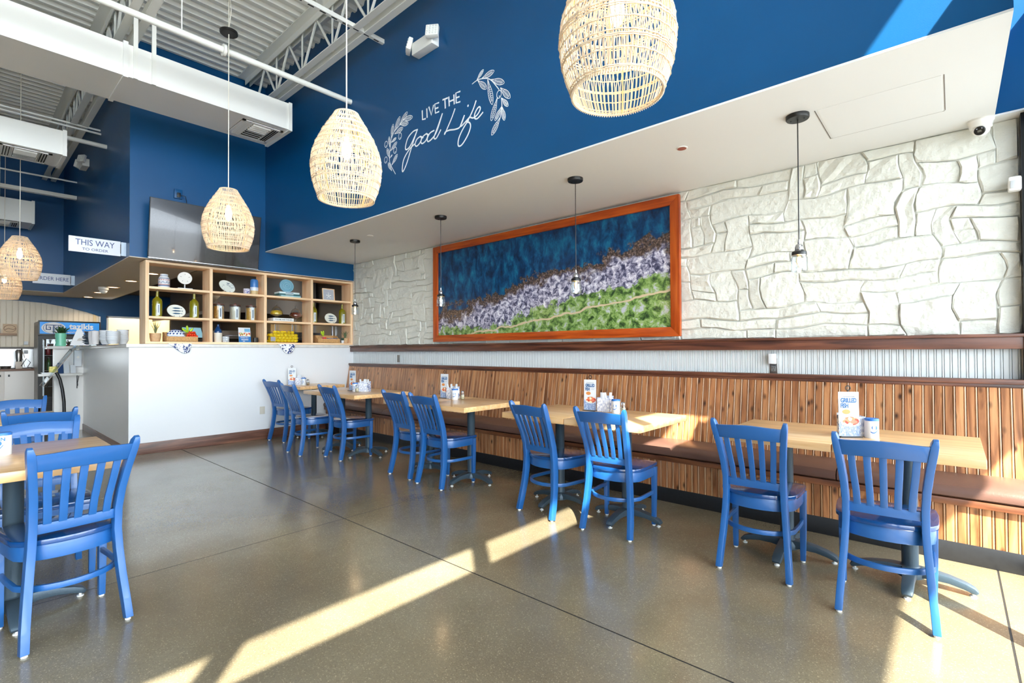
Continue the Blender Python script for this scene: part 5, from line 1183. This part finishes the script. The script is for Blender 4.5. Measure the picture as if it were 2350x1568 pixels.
t = T('book', 'thick white book lying flat with YOU ME AND THE SEA on its spine', 'book', at(3.345, F2, -.12)); B(-.10, .10, -.155, .155, 0, .05).build('cover', mat('book_white', (226, 228, 228), .5), t, bevel=.003)
B(-.098, .098, .152, .157, .006, .044).build('pages', white_m, t); text('spine_lettering', 'YOU ME AND THE SEA', .026, mat('grey_ink', (96, 104, 112), .5), t, (.1015, 0, .025), FX, sx=.98, bold=.0004)
def apothecary(y, z, fill, label, foot):
    t = T('apothecary_jar', label, 'jar', at(y, z, -.12), 0, 'footed glass jars')
    MB().lathe([(.04, 0), (.03, .01), (.014, .02 if not foot else .045), (.03, .03 if not foot else .06), (.088, .055 if not foot else .09), (.092, .085 if not foot else .11), (.07, .12 if not foot else .15)], 26, cap=False).build('bowl', clear, t, smooth=True)
    b0 = 0 if not foot else .035
    MB().lathe([(.03, .034+b0*.8), (.084, .058+b0), (.088, .082+b0), (.07, .11+b0), (.02, .122+b0)], 24).build('candy_fill', fill, t, smooth=True)
    MB().lathe([(.072, .12+b0), (.062, .145+b0), (.035, .175+b0), (.012, .185+b0), (.008, .195+b0), (.014, .205+b0), (.014, .215+b0), (.004, .222+b0)], 24, cap=False).build('glass_lid', clear, t, smooth=True)
apothecary(3.28, F2+.051, mat('yellow_candy', (232, 188, 24), .4, noise=.35, nscale=70), 'domed glass jar of yellow pasta standing on the white book', False)
apothecary(3.575, F2, mat('red_beans', (120, 46, 26), .35, noise=.6, nscale=80), 'footed glass jar of dark red beans right of the white book', True)
# bottom shelf
def agave(x, y, z, label, s_=1., h0=.11, dry=(128, 134, 92)):
    t = T('potted_agave', label, 'potted plant', (x, y, z), 0, 'spiky plants in clay pots')
    MB().lathe([(.042*s_, 0), (.052*s_, .006), (.062*s_, .06*s_), (.064*s_, h0*s_), (.058*s_, h0*s_), (.055*s_, (h0-.01)*s_)], 20).build('clay_pot', mat('clay_pot', (204, 168, 128), .8, noise=.1, nscale=40), t, smooth=True)
    rr = random.Random(int(y*100))
    for k in range(14):
        a = rr.uniform(0, 6.28); e = rr.uniform(.02, .085)*s_; hh = rr.uniform(.10, .16)*s_; c_, s2 = math.cos(a), math.sin(a); w_ = .007*s_
        pts_ = [(.0, 0, (h0-.01)*s_), (e*.4*c_, e*.4*s2, (h0+hh*.6/s_)*s_ if False else h0*s_+hh*.55), (e*c_, e*s2, h0*s_+hh)]
        n2 = Vector((-s2, c_, 0)); mb = MB(); v = []
        for p_, ww in zip(pts_, (w_, w_*.8, .0008)): v += [Vector(p_)+n2*ww, Vector(p_)-n2*ww]
        v2 = [q+Vector((c_*.002, s2*.002, -.002)) for q in v]
        mb.add(v+v2, [(0, 1, 3, 2), (2, 3, 5, 4), (6, 8, 9, 7), (8, 10, 11, 9), (0, 2, 8, 6), (2, 4, 10, 8), (1, 7, 9, 3), (3, 9, 11, 5)]).build('leaf_blade', mat('agave_leaf', dry, .6), t)
agave(XL-.13, 1.74, F3, 'spiky grey-green plant in a clay pot, bottom left cubby')
agave(XL-.10, 4.415, F3, 'spiky plant in a clay pot, bottom right cubby', .85, .10, (96, 118, 84))
t = T('small_succulent', 'tiny dark green succulent in a white pot beside the right basket', 'potted plant', at(4.34, F3, -.05)); MB().lathe([(.020, 0), (.024, .045), (.021, .045)], 14).build('white_pot', white_m, t, smooth=True)
mb = MB()
for k in range(9):
    a = k*2.4; mb.sphere((.012*math.cos(a), .012*math.sin(a), .055+.003*k), .012, 6, 4, (1, 1, 1.2))
mb.build('leaves', mat('succulent_green', (36, 70, 50), .5), t)['kind'] = 'stuff'
wick = mat('woven_seagrass', (206, 160, 104), .7, noise=.25, nscale=70, bump=.6, bscale=120)
def wbasket(y, w_, label, d=.20, hb=.07, hback=.13):
    t = T('wicker_basket', label, 'basket', at(y, F3, -.13), 0, 'open-front wicker baskets')
    B(-d/2, d/2, -w_/2, w_/2, 0, .008).build('basket_floor', wick, t)
    B(d/2-.012, d/2, -w_/2, w_/2, 0, hb).build('front_side', wick, t, bevel=.004); B(-d/2, -d/2+.012, -w_/2, w_/2, 0, hback).build('back_side', wick, t, bevel=.004)
    for s_ in (-1, 1):
        mb = MB(); yy = s_*(w_/2-.006); P_ = [(d/2-.012, 0), (d/2-.012, hb), (d/2-.05, hb+.01), (d/2-.09, hback-.01), (-d/2, hback), (-d/2, 0)]
        mb.add([(a, yy-.006, b) for a, b in P_]+[(a, yy+.006, b) for a, b in P_], [tuple(range(6)), tuple(range(11, 5, -1))]+[(i, (i+1) % 6, 6+(i+1) % 6, 6+i) for i in range(6)]); mb.build('curved_side', wick, t)
    mb = MB()
    for k in range(int(w_/.014)):
        for j in range(3): mb.box(d/2, d/2+.003, -w_/2+.014*k+(.007 if j % 2 else 0), -w_/2+.014*k+.009+(.007 if j % 2 else 0), .008+j*.020, .022+j*.020)
    mb.build('weave', wick, t)['kind'] = 'stuff'
    return t
wbasket(2.02, .36, 'wicker basket holding a patterned pillow bowl and tomatoes, bottom left cubby')
wbasket(4.09, .38, 'wicker basket holding blue napkins and radishes, bottom right cubby')
dots = mat('blue_dot_cloth', (232, 236, 244), .7)
t = T('patterned_cloth', 'white cloth bundle with navy ovals in the left basket', 'cloth', at(1.965, F3+.03, -.12))
MB().sphere((0, 0, .065), .075, 20, 12, (.8, 1.35, .95)).build('cloth_bundle', dots, t, smooth=True); B(-.03, .068, -.10, .09, .035, .052).build('folded_napkin', mat('pale_napkin', (190, 204, 226), .7), t, bevel=.006)
mb = MB(); rr = random.Random(2)
for i in range(3):
    for k in range(7):
        th = .55+i*.42; ph = -1.2+k*.4+(.2 if i % 2 else 0); n_ = Vector((.8*math.sin(th)*math.cos(ph), 1.35*math.sin(th)*math.sin(ph), .95*math.cos(th))); c_ = n_*.0765+Vector((0, 0, .065))
        nn = Vector((n_.x/.64, n_.y/1.82, n_.z/.9)).normalized(); u_ = nn.orthogonal().normalized(); w_ = nn.cross(u_); mb.add([c_+u_*.013*math.cos(a)+w_*.010*math.sin(a) for a in [2*PI*q/10 for q in range(10)]], [tuple(range(10))])
mb.build('navy_ovals', mat('oval_navy', (36, 66, 128), .6), t)['kind'] = 'stuff'
def lump(name, x, y, z, r_, m_, label, cat, group, sq=(1, 1, .9)):
    o = MB().sphere((0, 0, 0), r_, 12, 8, sq).build(name, m_, None, smooth=True, loc=(x, y, z)); return tag(o, label, cat, group)
tom = None; rr = random.Random(4)
for j in range(3):
    for k in range(5-j):
        loc = (XL-.06-.028*(j % 2), 2.085+k*.027+j*.012, F3+.075+j*.026)
        if tom is None: tom = lump('tomato', *loc, .0165, red_m, 'orange-red tomato in the left basket', 'tomato', 'tomatoes in the left basket'); o = tom
        else: o = tom.copy(); COL.objects.link(o); o.location = loc
        o['label'] = ('leftmost', 'second', 'third', 'fourth', 'fifth')[k]+' orange-red tomato of the '+('bottom', 'middle', 'top')[j]+' row in the left basket'
def pepper(x, y, z, tilt, label):
    t = T('green_pepper', label, 'pepper', (x, y, z), 0, 'yellow-green peppers'); t.rotation_euler = (tilt, .2, 0)
    MB().lathe([(.004, -.04), (.012, -.02), (.016, .015), (.012, .04), (.005, .05)], 12).build('pepper_body', green_m, t, smooth=True); MB().tube([(0, 0, .048), (0, .006, .062)], .003, 5).build('pepper_stem', mat('stem_green', (90, 130, 50), .6), t)
pepper(XL-.13, 2.075, F3+.152, .9, 'yellow-green pepper leaning left behind the patterned cloth'); pepper(XL-.14, 2.105, F3+.17, .2, 'upright yellow-green pepper behind the patterned cloth'); pepper(XL-.13, 2.135, F3+.145, -.6, 'yellow-green pepper leaning towards the tomatoes'); 
pepper(XL-.13, 4.02, F3+.150, .5, 'left yellow-green pepper in the right basket'); pepper(XL-.14, 4.045, F3+.155, .1, 'right yellow-green pepper in the right basket')
rad = mat('radish_pink', (206, 40, 96), .35)
for k, (dy, dz) in enumerate(((0, 0), (.032, .004), (.064, -.002), (.016, .026), (.050, .026))): lump('radish', XL-.07, 3.995+dy, F3+.055+dz, .018, rad if k % 2 else red_m, ('pink', 'red')[0 if k % 2 else 1]+' radish, '+('far left', 'front middle', 'right', 'upper left', 'upper right')[k]+' one in the right basket', 'radish', 'radishes in the right basket')
t = T('napkin_stack', 'folded blue and white napkins in the right basket', 'napkin', at(4.16, F3+.01, -.12))
for k, m_ in enumerate((white_m, mat('denim_napkin', (74, 106, 160), .7), white_m, MATS['denim_napkin'])): B(-.06, .07, -.075, .085, .0+k*.018, .016+k*.018).build('napkin_layer', m_, t, bevel=.005)
t = T('stoneware_bottle', 'cream bottle with glossy navy shoulders, second bottom cubby', 'bottle', at(2.46, F3, -.08))
MB().lathe([(.044, 0), (.048, .01), (.050, .13)], 24).build('cream_base', mat('cream_stoneware', (222, 214, 200), .5), t, smooth=True); MB().lathe([(.0505, .13), (.050, .16), (.036, .19), (.018, .215), (.014, .235), (.017, .245), (.012, .25)], 24).build('navy_top', mat('navy_glaze', (14, 58, 110), .12, coat=.6), t, smooth=True)
t = T('small_cup', 'small white speckled cup beside the navy-shouldered bottle', 'cup', at(2.555, F3, -.07)); MB().lathe([(.038, 0), (.042, .005), (.044, .078), (.041, .08), (.039, .02)], 22).build('cup_body', pat_mat('speckled_cup', (226, 228, 230), (120, 134, 150), 110, .3), t, smooth=True)
t = T('table_sign', 'blue and white printed card in an acrylic stand, second bottom cubby', 'sign', at(2.81, F3, -.07)); t.rotation_euler = (0, -.12, .1)
B(-.002, .002, -.085, .085, 0, .215).build('card', white_m, t); B(.002, .0026, -.085, .085, .002, .085).build('blue_panel', mat('card_blue', (34, 112, 180), .4), t); B(.002, .0026, -.08, .08, .095, .140).build('food_picture', food, t); B(.002, .0026, .0, .08, .155, .20).build('sea_picture', mat('sea_blue', (110, 170, 210), .4), t)
text('card_lettering', 'DINNER FOR 4', .020, white_m, t, (.003, -.005, .067), FX, sx=.85, bold=.0004)
mb = B(.0027, .0031, -.05, .05, .042, .048).box(.0027, .0031, -.05, .05, .030, .034).box(.0027, .0031, -.03, .0, .012, .020); mb.build('fine_print', white_m, t)
t = T('bulb_stand', 'black box with a small light seen behind the printed card', 'box', at(2.99, F3, -.16)); B(-.03, .03, -.03, .03, 0, .075).build('box_body', black, t, bevel=.01)
# wire basket of lemons
t = T('wire_basket', 'dark wire basket heaped with lemons, third bottom cubby', 'basket', at(3.37, F3, -.14))
mb = MB(); w_, d_, h_ = .44, .22, .155
for k in range(19):
    yy = -w_/2+w_*k/18; mb.tube([(d_/2, yy, 0), (d_/2, yy, h_)], .0012, 4); mb.tube([(-d_/2, yy, 0), (-d_/2, yy, h_)], .0012, 4)
for k in range(9):
    z_ = h_*k/8; mb.tube([(d_/2, -w_/2, z_), (d_/2, w_/2, z_), (-d_/2, w_/2, z_), (-d_/2, -w_/2, z_)], .0024 if k in (0, 8) else .0012, 4, closed=True)
mb.build('wire_mesh', black, t)['kind'] = 'stuff'
B(d_/2+.002, d_/2+.005, -w_/2+.005, -w_/2+.075, .02, .085).build('grey_tag', mat('tag_grey', (150, 150, 160), .5), t)
lem = MB().lathe([(.003, -.041), (.010, -.035), (.022, -.024), (.029, -.004), (.028, .012), (.020, .027), (.009, .035), (.005, .040)], 14)
lem.xf(Matrix.Rotation(PI/2, 4, 'X')); lme = lem.mesh('lemon', yellow_m, True); rr = random.Random(9)
for j in range(4):
    for k in range(8):
        for i in range(2 if j < 3 else 1):
            if j == 3 and k in (0, 7): continue
            o = bpy.data.objects.new('lemon', lme); COL.objects.link(o); o.location = (XL-.14+(.074-.07*i if j < 3 else rr.uniform(.0, .05)), 3.37-.19+k*.0535+(.02 if j % 2 else 0)-(.02 if k == 7 and j % 2 else 0), F3+.030+j*.042)
            o.rotation_euler = (rr.uniform(-.3, .3), rr.uniform(0, 3), rr.uniform(-.7, .7)); o.scale = (.92, .92, .92)
            tag(o, 'yellow lemon, '+('leftmost', 'second from left', 'third from left', 'fourth from left', 'fourth from right', 'third from right', 'second from right', 'rightmost')[k]+(' in the front' if i == 0 and j < 3 else ' in the rear' if j < 3 else ' in the')+(' bottom', ' second', ' third', ' top')[j]+' row of the basket', 'lemon', 'lemons in the wire basket')
# towels hanging over the counter edge
tow = pat_mat('printed_towel', (236, 238, 242), (40, 60, 120), 34, .32)
def towel(y0, y1, ya, yb, z1, label):
    mb = MB(); nu, nv = 14, 8; vs = []
    for j in range(nv+1):
        v = j/nv
        for i in range(nu+1):
            u = i/nu
            if v < .25: x = -.16+.19*(v/.25); z = 1.388+.0022; yy = y0+(y1-y0)*u
            else:
                q = (v-.25)/.75; x = .030+.008*math.sin(u*9+q*3)*q+.004; z = 1.390-(1.390-z1)*q*(1-.16*(1-math.sin(PI*u))*(1 if True else 0)); yy = (y0+(y1-y0)*u)*(1-q)+(ya+(yb-ya)*u)*q
            vs.append((x, yy, z))
    mb.add(vs, [(j*(nu+1)+i, j*(nu+1)+i+1, (j+1)*(nu+1)+i+1, (j+1)*(nu+1)+i) for j in range(nv) for i in range(nu)])
    o = mb.build('dish_towel', tow, None, smooth=True, loc=(XL, 0, 0)); tag(o, label, 'towel', 'printed towels over the counter edge')
    md = o.modifiers.new('thick', 'SOLIDIFY'); md.thickness = .003; md.offset = 1
towel(1.84, 2.11, 1.98, 2.08, 1.262, 'printed blue and white towel hanging under the left shelf cubby')
towel(3.24, 3.50, 3.34, 3.46, 1.245, 'printed blue and white towel hanging under the lemon basket')

# ---------------------------------------------------------------- the kitchen seen through the shelf
t = T('range_hood', 'large dark steel hood hanging in the kitchen', 'hood', (-10.6, 3.9, 1.95))
mb = MB().add([(-1.6, -1.2, 0), (1.6, -1.2, 0), (1.6, .65, 0), (-1.6, .65, 0), (-1.6, -.9, .35), (1.6, -.9, .35), (1.6, .65, .35), (-1.6, .65, .35), (-1.6, -.9, .98), (1.6, -.9, .98), (1.6, .65, .98), (-1.6, .65, .98)], [(0, 1, 5, 4), (1, 2, 6, 5), (2, 3, 7, 6), (3, 0, 4, 7), (4, 5, 9, 8), (5, 6, 10, 9), (6, 7, 11, 10), (7, 4, 8, 11), (8, 9, 10, 11)]); mb.build('hood_shell', dark_steel, t)
B(-1.6, 1.6, -1.21, -1.195, -.05, .0).build('drip_edge', brushed, t)
for k, (x0, x1, y0, y1, z1, m_, lb, nm) in enumerate(((-9.0, -8.6, 2.75, 3.25, 1.62, dark_steel, 'tall dark steel warmer behind the jars', 'food_warmer'), (-10.2, -9.2, 3.4, 4.4, 1.20, brushed, 'steel cooking counter in the kitchen', 'steel_counter'), (-8.55, -8.15, 3.75, 4.2, 1.60, black, 'black oven behind the right basket', 'oven'))):
    t = T(nm, lb, 'kitchen equipment', ((x0+x1)/2, (y0+y1)/2, 0)); a, b = (x1-x0)/2, (y1-y0)/2
    B(-a, a, -b, b, .08, z1).build('body', m_, t, bevel=.008)
    for sx_ in (-1, 1):
        for sy_ in (-1, 1): MB().tube([(sx_*(a-.05), sy_*(b-.05), 0), (sx_*(a-.05), sy_*(b-.05), .09)], .02, 8).build('leg', black, t)
    B(a, a+.012, -b*.85, b*.85, z1*.55, z1*.92).build('door_panel', mat('oven_glass', (24, 24, 28), .15), t); MB().tube([(a+.03, -b*.7, z1*.95), (a+.03, b*.7, z1*.95)], .010, 8).build('handle', chrome, t)
t = T('order_terminal', 'tilted touch screen on a stand behind the left basket', 'screen', (-8.35, 2.32, 1.385)); t.rotation_euler = (0, 0, .15)
MB().tube([(0, 0, -.3), (0, 0, .12)], .02, 10).build('terminal_stand', black, t); B(-.012, .012, -.14, .14, -.09, .10).xf(Matrix.Translation((.03, 0, .17)) @ Matrix.Rotation(-.5, 4, 'Y')).build('terminal_case', black, t, bevel=.006)
B(.0125, .0135, -.125, .125, -.078, .088).xf(Matrix.Translation((.03, 0, .17)) @ Matrix.Rotation(-.5, 4, 'Y')).build('lit_screen', mat('terminal_screen', (110, 150, 165), .3, emit=.5), t)
t = T('steel_wall_panel', 'pale steel panelling on the kitchen side wall', 'panel', (-9.6, 4.585, 1.3)); B(-1.5, 1.6, 0, .012, -.4, 1.2).build('panel_sheet', brushed, t)
for k in range(4): MB().tube([(-1.2+k*.8, -.03, -.4), (-1.2+k*.8, -.03, .6)], .014, 8).build('shelf_upright', chrome, t)
B(-1.3, 1.5, -.28, -.01, .12, .14).build('steel_shelf', chrome, t)
t = T('work_table', 'white kitchen work surface behind the counter', 'table', (-9.2, 2.0, 0)); B(-1.3, 1.1, -.33, .30, .90, .94).build('table_top', brushed, t)
for sx_ in (-1.2, 1.0):
    for sy_ in (-.28, .25): MB().tube([(sx_, sy_, 0), (sx_, sy_, .9)], .02, 8).build('leg', brushed, t)
